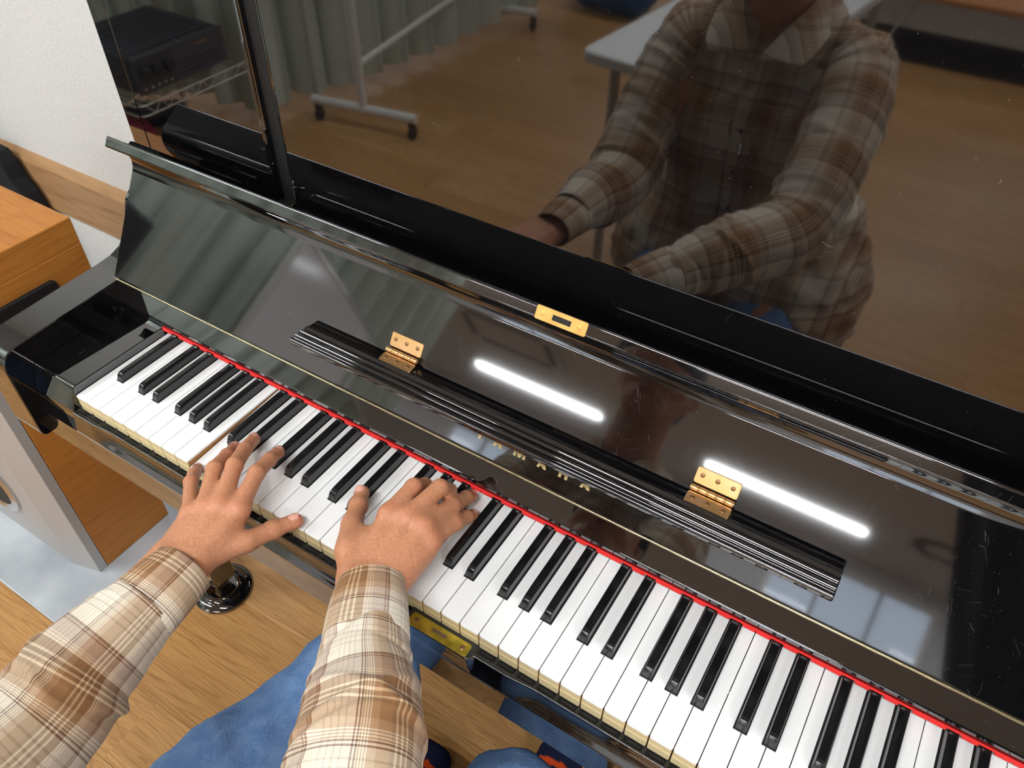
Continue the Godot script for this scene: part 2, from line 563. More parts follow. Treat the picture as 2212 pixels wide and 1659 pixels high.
func make_materials():
	var m := mat(Color.WHITE, 0.035, 0.0, 0.71)
	m.albedo_texture = tex(dust_image(1024, 900, 12))
	m.clearcoat_enabled = true
	m.clearcoat = 1.0
	m.clearcoat_roughness = 0.03
	triplanar(m, 2.6)
	M.lacquer = m
	m = mat(Color.WHITE, 0.05, 0.0, 0.71)
	m.albedo_texture = tex(dust_image(1024, 2600, 130))
	m.clearcoat_enabled = true
	m.clearcoat = 1.0
	m.clearcoat_roughness = 0.035
	triplanar(m, 3.1)
	M.fallboard = m
	M.black_dull = mat(Color8(14, 14, 16), 0.42)
	m = mat(Color.WHITE, 0.55)
	m.albedo_texture = tex(dust_image(512, 9000, 60))
	triplanar(m, 9.0)
	M.dusty = m
	M.ivory = mat(Color8(243, 243, 241), 0.14, 0.0, 0.5)
	M.key_front = mat(Color8(216, 198, 152), 0.4)
	m = mat(Color.WHITE, 0.55)
	m.albedo_texture = tex(wood_image(512, 128, 31, Color8(186, 134, 74), Color8(140, 92, 44), 0.05, 9.0, 3.0))
	triplanar(m, 6.0)
	M.key_wood = m
	M.ebony = mat(Color8(15, 15, 17), 0.2, 0.0, 0.6)
	M.ebony_base = mat(Color8(26, 26, 20), 0.5)
	M.felt = mat(Color8(222, 34, 30), 0.95)
	M.felt.rim_enabled = true
	M.felt.rim = 0.4
	var brass := func(ca: Color, cb: Color, sd: int, rough: float) -> StandardMaterial3D:
		var q := mat(Color.WHITE, rough, 0.86)
		q.albedo_texture = tex(speckle(256, sd, 0.02, ca, cb, 4))
		triplanar(q, 9.0)
		return q
	M.brass_lock = brass.call(Color8(240, 190, 112), Color8(214, 158, 86), 41, 0.42)
	M.brass_strike = brass.call(Color8(226, 200, 82), Color8(150, 136, 40), 42, 0.4)
	M.brass_hinge = brass.call(Color8(238, 184, 140), Color8(206, 170, 100), 43, 0.33)
	M.brass_strip = mat(Color8(176, 164, 130), 0.22, 0.9)
	M.slip_top = mat(Color8(36, 36, 35), 0.34, 0.0, 0.5)
	M.letter = mat(Color8(196, 174, 124), 0.45, 0.5)
	M.screw = mat(Color8(150, 110, 74), 0.4, 0.8)
	M.hole = mat(Color8(20, 17, 15), 0.7)
	# skin and clothes
	m = mat(Color8(255, 255, 255), 0.5, 0.0, 0.45)
	m.vertex_color_use_as_albedo = true
	m.subsurf_scatter_enabled = true
	m.subsurf_scatter_strength = 0.12
	m.heightmap_enabled = true
	m.heightmap_texture = grey_noise(512, 51, 0.11, 3)
	m.heightmap_scale = 0.012
	m.albedo_texture = tex(speckle(512, 53, 0.03, Color8(226, 206, 198), Color8(255, 255, 255), 5))
	triplanar(m, 14.0)
	M.skin = m
	M.nail = mat(Color8(232, 172, 152), 0.24, 0.0, 0.5)
	var fabric_bump := grey_noise(512, 52, 0.09, 2)
	m = mat(Color.WHITE, 0.9, 0.0, 0.25)
	m.albedo_texture = tex(plaid_image(512))
	m.rim_enabled = true
	m.rim = 0.25
	M.plaid = m
	m = mat(Color.WHITE, 0.88, 0.0, 0.25)
	m.albedo_texture = tex(denim_image(512))
	m.heightmap_enabled = true
	m.heightmap_texture = fabric_bump
	m.heightmap_scale = 0.08
	triplanar(m, 4.6)
	M.denim = m
	m = mat(Color.WHITE, 0.95, 0.0, 0.2)
	m.vertex_color_use_as_albedo = true
	M.sock = m
	M.hair = mat(Color8(24, 19, 17), 0.45)
	M.button = mat(Color8(96, 74, 58), 0.35)
	M.eye = mat(Color8(30, 22, 18), 0.15)
	# room
	var oak := []
	for k in 3:
		m = mat(Color.WHITE, 0.3, 0.0, 0.45)
		m.albedo_texture = tex(wood_image(1024, 256, 61 + k * 7, [Color8(202, 154, 97), Color8(195, 147, 90), Color8(206, 160, 105)][k], Color8(124, 79, 38), 0.045, 11.0, 9.0))
		m.uv1_scale = Vector3(0.8, 6.6, 1)
		oak.append(m)
	M.oak = oak
	m = mat(Color8(255, 255, 255), 0.42, 0.0, 0.4)
	m.albedo_texture = tex(wood_image(1024, 256, 83, Color8(192, 126, 56), Color8(156, 94, 36), 0.05, 26.0, 2.0))
	triplanar(m, 2.2)
	M.speaker_wood = m
	m = mat(Color.WHITE, 0.42, 0.0, 0.4)
	m.albedo_texture = tex(wood_image(1024, 128, 95, Color8(186, 146, 104), Color8(146, 104, 68), 0.05, 30.0, 2.0))
	triplanar(m, 1.4)
	M.rail = m
	m = mat(Color.WHITE, 0.92)
	m.albedo_texture = tex(speckle(512, 12, 0.06, Color8(218, 216, 213), Color8(233, 232, 229), 4))
	m.heightmap_enabled = true
	m.heightmap_texture = grey_noise(512, 13, 0.08, 3)
	m.heightmap_scale = 0.12
	triplanar(m, 3.0)
	M.wallpaper = m
	M.plain_wall = mat(Color8(200, 203, 206), 0.9)
	M.ceiling = mat(Color8(200, 204, 208), 0.92)
	m = mat(Color.WHITE, 0.45, 0.0, 0.4)
	m.albedo_texture = tex(speckle(512, 15, 0.008, Color8(142, 147, 152), Color8(196, 200, 204), 6))
	triplanar(m, 1.0)
	M.grey_sheet = m
	M.white_edge = mat(Color8(196, 200, 204), 0.4)
	m = mat(Color.WHITE, 0.5, 0.3)
	m.albedo_texture = tex(speckle(512, 16, 0.35, Color8(158, 156, 154), Color8(206, 205, 203), 2))
	triplanar(m, 5.0)
	M.silver = m
	M.white_plastic = mat(Color8(224, 224, 222), 0.4)
	M.rubber = mat(Color8(22, 22, 23), 0.6)
	M.chrome = mat(Color8(205, 205, 205), 0.22, 0.95)
	M.wire = mat(Color8(210, 208, 200), 0.3, 0.8)
	m = mat(Color8(196, 205, 194), 0.95, 0.0, 0.2)
	m.backlight_enabled = true
	m.backlight = Color(0.12, 0.13, 0.12)
	M.curtain = m
	M.dark_cloth = mat(Color8(16, 17, 20), 0.95)
	M.white_paint = mat(Color8(226, 226, 222), 0.4)
	M.board = mat(Color8(232, 235, 238), 0.12)
	M.blue_cloth = mat(Color8(38, 84, 138), 0.85)
	M.crimson = mat(Color8(150, 26, 58), 0.85)
	M.amp_black = mat(Color8(44, 46, 52), 0.38)
	M.amp_panel = mat(Color8(62, 64, 72), 0.4)
	M.gold_print = mat(Color8(206, 150, 70), 0.45, 0.4)
	M.stage_grey = mat(Color8(168, 166, 162), 0.6)
	M.kraft = mat(Color8(182, 142, 104), 0.8)
	var g := mat(Color(0.86, 0.92, 0.97, 0.12), 0.02)
	g.transparency = BaseMaterial3D.TRANSPARENCY_ALPHA
	M.glass = g
	m = mat(Color8(250, 250, 248), 0.4)
	m.emission_enabled = true
	m.emission = Color(0.97, 0.99, 1.0)
	m.emission_energy_multiplier = 9.0
	M.tube_light = m

# ------------------------------------------------------------------ the piano
# a point of the open fallboard: a runs up its face from the hinge, d stands off the face
func lid(a: float, d: float) -> Vector2: return Vector2(-0.1508 - 0.53 * a + 0.848 * d, 0.0679 + 0.848 * a + 0.53 * d)
func lid3(x: float, a: float, d: float) -> Vector3:
	var p := lid(a, d)
	return Vector3(x, p.y, p.x)
func letter_of(i: int) -> int: return (i + 5) % 7
func black_after(i: int) -> float:   # centre of the black key right of white key i, or -1
	var l := letter_of(i)
	if i >= 51 or l == 2 or l == 6: return -1.0
	var start := (i - l) * KW
	return start + [0.0216, 0.04905, 0.0, 3 * KW + 0.0207, 3 * KW + 0.0471, 3 * KW + 0.0735][l]
func white_outline(i: int) -> Array:
	var x0 := 0.00045
	var x1 := KW - 0.00045
	var tl := x0
	var tr := x1
	if i > 0 and black_after(i - 1) >= 0.0: tl = black_after(i - 1) - i * KW + 0.0066
	if black_after(i) >= 0.0: tr = black_after(i) - i * KW - 0.0066
	var zc := -0.0486
	var zb := -0.158
	var p := [Vector2(x0, -0.0025), Vector2(x0 + 0.0007, -0.0007), Vector2(x0 + 0.0025, 0.0), Vector2(x1 - 0.0025, 0.0), Vector2(x1 - 0.0007, -0.0007), Vector2(x1, -0.0025)]
	if tr < x1: p.append_array([Vector2(x1, zc), Vector2(tr, zc)])
	p.append(Vector2(tr, zb))
	p.append(Vector2(tl, zb))
	if tl > x0: p.append_array([Vector2(tl, zc), Vector2(x0, zc)])
	return p
func make_white_keys(piano: Node3D):
	var made := {}
	for i in 52:
		var kind := "%d%s%s" % [letter_of(i), "first" if i == 0 else "", "last" if i == 51 else ""]
		if not made.has(kind):
			var ol := white_outline(i)
			var t := MB.new()
			slab(t, ol, Vector3(0, -0.0026, 0), Vector3.RIGHT, Vector3.BACK, Vector3.UP, 0.0026, 0.0005)
			var w := MB.new()
			var ins := []
			for q in ol: ins.append(Vector2(clampf(q.x, 0.0006, KW - 0.0006), minf(q.y, -0.0016)))
			var clean := []
			for q in ins:
				if clean.is_empty() or clean[-1].distance_to(q) > 0.0002: clean.append(q)
			slab(w, clean, Vector3(0, -0.026, 0), Vector3.RIGHT, Vector3.BACK, Vector3.UP, 0.0232, 0.0)
			var f := MB.new()
			cbox(f, Vector3(KW / 2, -0.0142, -0.0012), Vector3(KW - 0.0014, 0.0228, 0.0012), 0.0004)
			cbox(f, Vector3(KW / 2, -0.0128, -0.0004), Vector3(KW - 0.0016, 0.0012, 0.0006), 0.0002)
			made[kind] = [t.mesh(), w.mesh(), f.mesh()]
		var k: Array = made[kind]
		var at := Vector3(i * KW, 0, 0)
		var o := put("white_key", k[0], M.ivory, piano, at)
		put("key_stick", k[1], M.key_wood, o)
		put("key_front", k[2], M.key_front, o)
		var down: float = {9: 0.0098, 22: 0.0078}.get(i, 0.0)
		if down > 0.0:
			var a := down / 0.25
			o.rotation.x = a
			o.position = Vector3(i * KW, sin(a) * -0.25, -0.25 + cos(a) * 0.25)
func make_black_keys(piano: Node3D):
	# cross-sections from the front edge to the back: z, height, half width at the top
	var rows := []
	for s in [[-0.0496, 0.0008, 0.0049], [-0.0502, 0.0040, 0.0047], [-0.0516, 0.0082, 0.0044], [-0.0532, 0.0106, 0.0041], [-0.0552, 0.01185, 0.004], [-0.060, 0.0124, 0.0041], [-0.075, 0.0125, 0.0043], [-0.156, 0.0125, 0.0045]]:
		var z: float = s[0]
		var h: float = s[1]
		var w: float = s[2]
		var lowz := minf(z, -0.0496)
		rows.append([Vector3(-0.0055, -0.002, lowz), Vector3(-0.0053, minf(0.002, h), lowz), Vector3(-w - 0.0003, maxf(h - 0.0014, 0.0006), z), Vector3(-w + 0.0003, h - 0.0004, z), Vector3(-w + 0.001, h, z), Vector3(0, h + 0.0001, z), Vector3(w - 0.001, h, z), Vector3(w - 0.0003, h - 0.0004, z), Vector3(w + 0.0003, maxf(h - 0.0014, 0.0006), z), Vector3(0.0053, minf(0.002, h), lowz), Vector3(0.0055, -0.002, lowz)])
	var b := MB.new()
	b.grid(rows, false, Vector3.UP)
	b.flat(Vector3(-0.0055, -0.002, -0.0496), Vector3(0.0055, -0.002, -0.0496), Vector3(0.0049, 0.0008, -0.0496), Vector3(-0.0049, 0.0008, -0.0496), Vector3.BACK)
	var top := b.mesh()
	var base := boxm(Vector3(0, -0.0118, -0.1032), Vector3(0.0122, 0.0236, 0.1088), 0.0004).mesh()
	for i in 51:
		var x := black_after(i)
		if x < 0.0: continue
		var o := put("black_key", top, M.ebony, piano, Vector3(x, 0, 0))
		put("key_stick", base, M.ebony_base, o)

func screw_mesh(r: float) -> ArrayMesh:
	var b := MB.new()
	lathe(b, Vector3.ZERO, Vector3.UP, [Vector2(r, 0), Vector2(r, 0.0003), Vector2(r * 0.8, 0.0007), Vector2(r * 0.45, 0.0009), Vector2(0.0001, 0.0009)], 14)
	return b.mesh()
func rounded_rect(w: float, h: float, r: float, n := 4) -> Array:
	var o := []
	for c in [[w / 2 - r, h / 2 - r, 0.0], [-w / 2 + r, h / 2 - r, PI / 2], [-w / 2 + r, -h / 2 + r, PI], [w / 2 - r, -h / 2 + r, PI * 1.5]]:
		for k in n + 1: o.append(Vector2(c[0], c[1]) + Vector2.from_angle(c[2] + PI / 2 * k / n) * r)
	return o

func make_fallboard(piano: Node3D):
	var ol := [lid(0.0015, 0.0), lid(0.150, 0.0)]
	for k in range(1, 9):
		var a := PI / 2 * k / 8
		ol.append(lid(0.150 + sin(a) * 0.0255, 0.0255 - cos(a) * 0.0255))
	for q in [[0.1755, 0.0434], [0.1759, 0.0446], [0.1768, 0.0454], [0.1775, 0.0456], [0.1878, 0.0456], [0.189, 0.0453], [0.1897, 0.0446], [0.19, 0.0434], [0.1898, 0.014], [0.1893, 0.007], [0.188, 0.002], [0.1852, -0.004], [0.1805, -0.0085], [0.1748, -0.0118], [0.166, -0.0148], [0.1526, -0.016], [0.004, -0.016], [0.0015, -0.0152], [0.0, -0.013], [0.0, -0.002]]:
		ol.append(lid(q[0], q[1]))
	var b := MB.new()
	extrude_x(b, ol, -0.081, 2 * CX + 0.081, 35.0, 0.0012)
	var fb := put("fallboard", b, M.fallboard, piano)
	b = MB.new()
	tube(b, [lid3(-0.078, -0.0022, -0.0012), lid3(0.6, -0.0022, -0.0012), lid3(2 * CX + 0.078, -0.0022, -0.0012)], 0.0016, 10)
	var st := put("long_hinge", b, M.brass_strip, fb)
	st.set_meta("label", "thin brass hinge along the lower edge of the fallboard")
	# letters under the shelf
	var nrm := Vector3(0, 0.53, 0.848)
	var up := Vector3(0, 0.848, -0.53)
	var A := [Vector2(-0.0058, 0), Vector2(-0.0026, 0), Vector2(-0.0017, 0.0028), Vector2(0.0017, 0.0028), Vector2(0.0026, 0), Vector2(0.0058, 0), Vector2(0.0023, 0.011), Vector2(-0.0023, 0.011)]
	var Y := [Vector2(-0.0018, 0), Vector2(0.0018, 0), Vector2(0.0018, 0.0045), Vector2(0.0062, 0.011), Vector2(0.0028, 0.011), Vector2(0, 0.0072), Vector2(-0.0028, 0.011), Vector2(-0.0062, 0.011), Vector2(-0.0018, 0.0045)]
	var Hh := [Vector2(-0.0054, 0), Vector2(-0.0021, 0), Vector2(-0.0021, 0.0042), Vector2(0.0021, 0.0042), Vector2(0.0021, 0), Vector2(0.0054, 0), Vector2(0.0054, 0.011), Vector2(0.0021, 0.011), Vector2(0.0021, 0.0068), Vector2(-0.0021, 0.0068), Vector2(-0.0021, 0.011), Vector2(-0.0054, 0.011)]
	var Mm := [Vector2(-0.0073, 0), Vector2(-0.0042, 0), Vector2(-0.0042, 0.006), Vector2(-0.0012, 0), Vector2(0.0012, 0), Vector2(0.0042, 0.006), Vector2(0.0042, 0), Vector2(0.0073, 0), Vector2(0.0073, 0.011), Vector2(0.0036, 0.011), Vector2(0, 0.0045), Vector2(-0.0036, 0.011), Vector2(-0.0073, 0.011)]
	var k := 0
	for l in [Y, A, Mm, A, Hh, A]:
		b = MB.new()
		slab(b, l, Vector3.ZERO, Vector3.RIGHT, up, nrm, 0.0006, 0.0)
		put("letter", b, M.letter, fb, lid3([0.532, 0.5556, 0.5834, 0.6114, 0.6375, 0.6639][k], 0.0179, 0.0))
		k += 1
	# lock plate on the lip
	b = MB.new()
	var po := rounded_rect(0.0566, 0.0145, 0.002)
	slab(b, po, lid3(CX, 0.1828, 0.0456), Vector3.RIGHT, up, nrm, 0.0009, 0.0003)
	var lp := put("lock_plate", b, M.brass_lock, fb)
	lp.set_meta("label", "brass lock plate on the lip of the fallboard")
	b = MB.new()
	slab(b, rounded_rect(0.0205, 0.0056, 0.0003, 1), lid3(CX + 0.0008, 0.1826, 0.0465), Vector3.RIGHT, up, nrm, 0.0001)
	put("slot", b, M.hole, fb)
	for sx in [-0.0205, 0.0205]:
		b = MB.new()
		lathe(b, lid3(CX + sx, 0.1828, 0.0465), nrm, [Vector2(0.0027, 0), Vector2(0.0026, 0.0004), Vector2(0.0012, 0.0007), Vector2(0.0001, 0.0007)], 12)
		put("screw", b, M.brass_lock, fb)

func make_shelf(piano: Node3D):
	var raw := [[-0.186, 0.1235], [-0.172, 0.1255], [-0.1685, 0.1255], [-0.1676, 0.1272], [-0.1662, 0.1283], [-0.1646, 0.1281], [-0.1630, 0.1264], [-0.1603, 0.1262], [-0.1592, 0.1281], [-0.1575, 0.1291], [-0.1556, 0.1287], [-0.1540, 0.1266], [-0.1515, 0.1265], [-0.1504, 0.1283], [-0.1488, 0.1292], [-0.1470, 0.1288], [-0.1455, 0.1266], [-0.1432, 0.1267], [-0.1424, 0.1281], [-0.1408, 0.1287], [-0.1385, 0.1284], [-0.1374, 0.1275], [-0.137, 0.126], [-0.137, 0.1222], [-0.1376, 0.1205], [-0.139, 0.1196], [-0.186, 0.1165]]
	var ol := []
	for q in raw: ol.append(Vector2(q[0], q[1]))
	var b := MB.new()
	extrude_x(b, ol, 0.2795, 2 * CX - 0.2795, 45.0, 0.0012)
	var sh := put("music_shelf", b, M.lacquer, piano)
	sh.set_meta("label", "fluted black music shelf folded out from the fallboard")
	var nrm := Vector3(0, 0.53, 0.848)
	var up := Vector3(0, 0.848, -0.53)
	var sm := screw_mesh(0.0024)
	for hx in [0.4105, 2 * CX - 0.4105]:
		var h := Node3D.new()
		h.name = "hinge"
		piano.add_child(h, true)
		h.position = Vector3(hx, 0.1306, -0.1852)
		h.set_meta("label", "brass butt hinge of the music shelf")
		var at := h.position
		b = MB.new()
		slab(b, rounded_rect(0.0445, 0.0168, 0.0022), lid3(hx, 0.0832, 0.0001) - at, Vector3.RIGHT, up, nrm, 0.0011, 0.0003)
		put("upper_leaf", b, M.brass_hinge, h)
		b = MB.new()
		slab(b, rounded_rect(0.0445, 0.0135, 0.0022), Vector3(0, -0.0042, 0.0108), Vector3.RIGHT, Vector3(0, 0.1, -1).normalized(), Vector3(0, 1, 0.1).normalized(), 0.0011, 0.0003)
		put("lower_leaf", b, M.brass_hinge, h)
		for q in 5:
			b = MB.new()
			var xa := -0.02225 + q * 0.0089
			lathe(b, Vector3(xa + 0.0002, 0, 0.0012), Vector3.RIGHT, [Vector2(0.0001, 0), Vector2(0.0027, 0), Vector2(0.0029, 0.0003), Vector2(0.0029, 0.0082), Vector2(0.0027, 0.0085), Vector2(0.0001, 0.0085)], 14)
			put("knuckle", b, M.brass_hinge, h)
		for sx in [-0.0155, 0.0, 0.0155]:
			var s := put("screw", sm, M.screw, h, lid3(hx + sx, 0.0842, 0.0012) - at)
			s.quaternion = Quaternion(Vector3.UP, nrm)
			put("screw", sm, M.screw, h, Vector3(sx, -0.0029, 0.0112))

func slip_recess(x: float) -> float:
	var r := smoothstep(0.672, 0.715, x) * (1.0 - smoothstep(1.12, 1.163, x))
	r = maxf(r, smoothstep(0.034, 0.077, x) * (1.0 - smoothstep(0.482, 0.525, x)))
	r -= 2.1 * smoothstep(0.551, 0.554, x) * (1.0 - smoothstep(0.6345, 0.6375, x))
	return r
func make_slip(piano: Node3D):
	var xs := []
	var x := -0.0005
	while x < 1.2251:
		xs.append(x)
		x += KW / 10.0
	var rows := []
	var tops := []
	for q in xs:
		var t := fposmod(q / KW, 1.0)
		var s := smoothstep(0.03, 0.13, t) * (1.0 - smoothstep(0.87, 0.97, t))
		var r := slip_recess(q)
		if r < -1.0: s = 0.0
		var rp := maxf(r, 0.0)
		var e := 0.0126 - 0.003 * r
		tops.append([Vector3(q, -0.034, -0.004), Vector3(q, -0.0222 - 0.0060 * s, -0.004), Vector3(q, -0.0222 - 0.0061 * s, 0.001), Vector3(q, -0.0222 - 0.0058 * s, 0.0036), Vector3(q, -0.0222 - 0.0040 * s, 0.0056), Vector3(q, -0.0222 - 0.0010 * s, 0.0068), Vector3(q, -0.022, 0.0075), Vector3(q, -0.022, e - 0.0013)])
		rows.append([Vector3(q, -0.022, e - 0.0013), Vector3(q, -0.0221, e - 0.0006), Vector3(q, -0.0224, e - 0.0001), Vector3(q, -0.0230, e), Vector3(q, -0.0242, e + 0.0003), Vector3(q, -0.030, lerpf(maxf(e, 0.0141), 0.0075, rp)), Vector3(q, -0.040, lerpf(maxf(e, 0.0162), 0.0095, rp)), Vector3(q, -0.0475, lerpf(maxf(e, 0.0177), 0.0150, rp)), Vector3(q, -0.0500, 0.0182), Vector3(q, -0.0525, 0.0184), Vector3(q, -0.0525, -0.004)])
	var b := MB.new()
	b.grid(rows, false, Vector3(0, 0.3, 1))
	var sl := put("key_slip", b, M.lacquer, piano)
	b = MB.new()
	b.grid(tops, false, Vector3(0, 1, 0))
	put("scalloped_top", b, M.slip_top, sl)
	b = MB.new()
	slab(b, rounded_rect(0.0745, 0.0150, 0.0032), Vector3(0.5942, -0.0220, 0.0110), Vector3.RIGHT, Vector3.FORWARD, Vector3.UP, 0.0010, 0.0003)
	var sp := put("strike_plate", b, M.brass_strike, sl)
	sp.set_meta("label", "tarnished yellow brass strike plate on the key slip")
	put("slot", boxm(Vector3(0.5945, -0.02095, 0.0106), Vector3(0.0185, 0.0002, 0.0036)), mat(Color8(96, 72, 56), 0.6), sl)
	var sm := screw_mesh(0.0030)
	for sx in [-0.029, 0.029]: put("screw", sm, M.screw, sl, Vector3(0.5942 + sx, -0.0213, 0.0108))

func make_piano() -> Node3D:
	var p := thing("upright_piano", "black lacquered upright piano with open fallboard and music shelf", "piano", Vector3(CX, FLOOR, 0))
	p.position = Vector3.ZERO
	make_white_keys(p)
	make_black_keys(p)
	var b := MB.new()
	# red felt: a strip over the black keys, tongues hanging between them
	cbox(b, Vector3(0.6123, 0.0140, -0.1470), Vector3(1.2246, 0.0019, 0.0022), 0.0005)
	for i in 52:
		var ol := white_outline(i)
		var lo := 9.0
		var hi := -9.0
		for q in ol:
			if q.y < -0.15:
				lo = minf(lo, q.x)
				hi = maxf(hi, q.x)
		cbox(b, Vector3(i * KW + (lo + hi) / 2, 0.0112, -0.1470), Vector3(hi - lo, 0.0046, 0.0021), 0.0004)
	put("felt_strip", b, M.felt, p)
	b = MB.new()
	extrude_x(b, [Vector2(-0.1482, 0.0140), Vector2(-0.1478, 0.0226), Vector2(-0.1484, 0.0236), Vector2(-0.2395, 0.116), Vector2(-0.2395, 0.08), Vector2(-0.16, 0.0140)], -0.0838, 2 * CX + 0.0838, 30.0)
	put("name_rail", b, M.lacquer, p)
	make_fallboard(p)
	make_shelf(p)
	make_slip(p)
	b = MB.new()
	extrude_x(b, [Vector2(0.0182, -0.0526), Vector2(0.0182, -0.1015), Vector2(0.0178, -0.1025), Vector2(0.0168, -0.103), Vector2(-0.26, -0.103), Vector2(-0.26, -0.0526)], -0.0838, 2 * CX + 0.0838, 30.0)
	put("keybed", b, M.lacquer, p)
	for s in [[-0.0838, -0.0006], [52 * KW + 0.0006, 2 * CX + 0.0838]]:
		b = MB.new()
		extrude_x(b, [Vector2(-0.1478, 0.0130), Vector2(-0.0065, 0.0130), Vector2(-0.0040, 0.0124), Vector2(-0.0022, 0.0107), Vector2(-0.0012, 0.0085), Vector2(0.0112, -0.0215), Vector2(0.0116, -0.03), Vector2(0.0116, -0.0525), Vector2(-0.1478, -0.0525)], s[0], s[1], 40.0, 0.0010)
		put("key_block", b, M.lacquer, p)
	var ap := []
	for q in [[-0.30, 0.139], [-0.262, 0.140], [-0.252, 0.1385], [-0.2445, 0.134], [-0.240, 0.127], [-0.2345, 0.114], [-0.2265, 0.094], [-0.2165, 0.0775], [-0.2040, 0.0665], [-0.188, 0.0605], [-0.165, 0.0580], [0.0, 0.0505], [0.011, 0.0495], [0.0195, 0.0468], [0.0262, 0.0415], [0.0305, 0.0340], [0.0325, 0.0245], [0.0326, -0.086], [0.0318, -0.0935], [0.0293, -0.0985], [0.0250, -0.1010], [-0.30, -0.1010]]:
		ap.append(Vector2(q[0], q[1]))
	for s in [[-0.1420, -0.0840], [2 * CX + 0.0840, 2 * CX + 0.1420]]:
		b = MB.new()
		extrude_x(b, ap, s[0], s[1], 35.0, 0.0014)
		put("arm", b, M.lacquer, p)
	for s in [-1.0, 1.0]:
		var ex := 0.0 if s < 0.0 else 0.05
		put("side_panel", boxm(Vector3(CX + s * 0.7009, (0.60 + FLOOR + 0.06) / 2, -0.4455), Vector3(0.0355, 0.60 - FLOOR - 0.06, 0.349), 0.002), M.lacquer, p)
		# post with a rounded inner edge
		var ol := [Vector2(0.6825, 0.0), Vector2(0.6825, -0.02), Vector2(0.4425 + ex, -0.02)]
		for k in 7:
			var a := PI - PI / 2 * k / 6
			ol.append(Vector2(0.4485 + ex, -0.006) + Vector2(cos(a), sin(a)) * 0.006)
		b = MB.new()
		slab(b, ol, Vector3(CX, -0.09, -0.271), Vector3.RIGHT * s, Vector3.BACK, Vector3.UP, 0.69)
		put("front_post", b, M.lacquer, p)
		put("groove_strip", boxm(Vector3(CX + s * (0.427 + ex), 0.255, -0.2835), Vector3(0.046, 0.69, 0.008)), M.dusty, p)
		put("leg", boxm(Vector3(CX + s * 0.7135, (-0.101 + FLOOR + 0.048) / 2, -0.128), Vector3(0.052, -0.101 - FLOOR - 0.048, 0.052), 0.002), M.lacquer, p)
		b = MB.new()
		lathe(b, Vector3(CX + s * 0.7135 - 0.009, FLOOR + 0.034, -0.128), Vector3.RIGHT, [Vector2(0.001, 0), Vector2(0.015, 0), Vector2(0.017, 0.002), Vector2(0.017, 0.016), Vector2(0.015, 0.018), Vector2(0.001, 0.018)], 20)
		put("caster", b, M.brass_hinge, p)
	var ol := []
	for s in [1.0, -1.0]:
		for k in 9:
			var a := PI / 2 * k / 8
			var q := Vector2(0.4586 - 0.009, -0.009) + Vector2(cos(a), sin(a)) * 0.009
			if s < 0.0:
				a = PI / 2 - a
				q = Vector2(-(0.4086 - 0.009) - cos(a) * 0.009, -0.009 + sin(a) * 0.009)
			ol.append(q)
	ol.append(Vector2(-0.4086, -0.0215))
	ol.append(Vector2(0.4586, -0.0215))
	b = MB.new()
	slab(b, ol, Vector3(CX, -0.09, -0.261), Vector3.RIGHT, Vector3.BACK, Vector3.UP, 0.69)
	put("upper_panel", b, M.lacquer, p)
	put("lower_panel", boxm(Vector3(CX, (-0.103 + FLOOR + 0.10) / 2, -0.285), Vector3(1.36, -0.103 - FLOOR - 0.10, 0.02), 0.002), M.lacquer, p)
	put("plinth", boxm(Vector3(CX, FLOOR + 0.08, -0.29), Vector3(1.36, 0.04, 0.06), 0.002), M.lacquer, p)
	put("back_board", boxm(Vector3(CX, -0.02, -0.605), Vector3(1.36, 1.2, 0.02), 0.0), M.black_dull, p)
	put("top_lid", boxm(Vector3(CX, 0.613, -0.432), Vector3(1.45, 0.026, 0.396), 0.004), M.lacquer, p)
	for q in [-0.06, 0.0, 0.06]:
		b = MB.new()
		tube(b, [Vector3(CX + q * 1.6, FLOOR + 0.07, -0.28), Vector3(CX + q * 1.6, FLOOR + 0.067, -0.26), Vector3(CX + q * 1.6, FLOOR + 0.062, -0.245)], [0.012, 0.016, 0.020], 12)
		put("pedal", b, M.brass_strip, p)
	# cups under the legs
	var n := 0
	for s in [-1.0, 1.0]:
		b = MB.new()
		lathe(b, Vector3.ZERO, Vector3.UP, [Vector2(0.001, 0.0), Vector2(0.056, 0.0), Vector2(0.060, 0.003), Vector2(0.060, 0.008), Vector2(0.056, 0.012), Vector2(0.048, 0.0145), Vector2(0.043, 0.020), Vector2(0.039, 0.0225), Vector2(0.035, 0.021), Vector2(0.030, 0.016), Vector2(0.001, 0.016)], 48, 30.0)
		var c := put(numbered("caster_cup"), b, M.lacquer, self, Vector3(CX + s * 0.7135, FLOOR + 0.0005, -0.128))
		tag(c, ["round black caster cup under the piano leg beside the loudspeaker", "round black caster cup under the piano leg at the treble end"][n], "caster cup", "cups under the piano legs")
		n += 1
	return p

# ------------------------------------------------------------------ the player
func curve(pts: Array, n: int) -> Array:
	var o := []
	var m := pts.size() - 1
	for k in n + 1:
		var t := float(k) / n * m
		var i := mini(int(t), m - 1)
		var p0 = pts[maxi(i - 1, 0)]
		var p3 = pts[mini(i + 2, m)]
		if pts[0] is Vector3: o.append((pts[i] as Vector3).cubic_interpolate(pts[i + 1], p0, p3, t - i))
		else: o.append(cubic_interpolate(pts[i], pts[i + 1], p0, p3, t - i))
	return o
func field(bones: Array, p: Vector3) -> float:
	var o := 1.0
	for q in bones:
		var d: Vector3 = q[1] - q[0]
		var t := clampf((p - q[0]).dot(d) / maxf(d.length_squared(), 1e-12), 0.0, 1.0)
		var s: float = (p - q[0] - d * t).length() - lerpf(q[2], q[3], t)
		var k: float = q[4]
		var h := maxf(k - absf(o - s), 0.0) / k
		o = minf(o, s) - h * h * k * 0.25
	return o
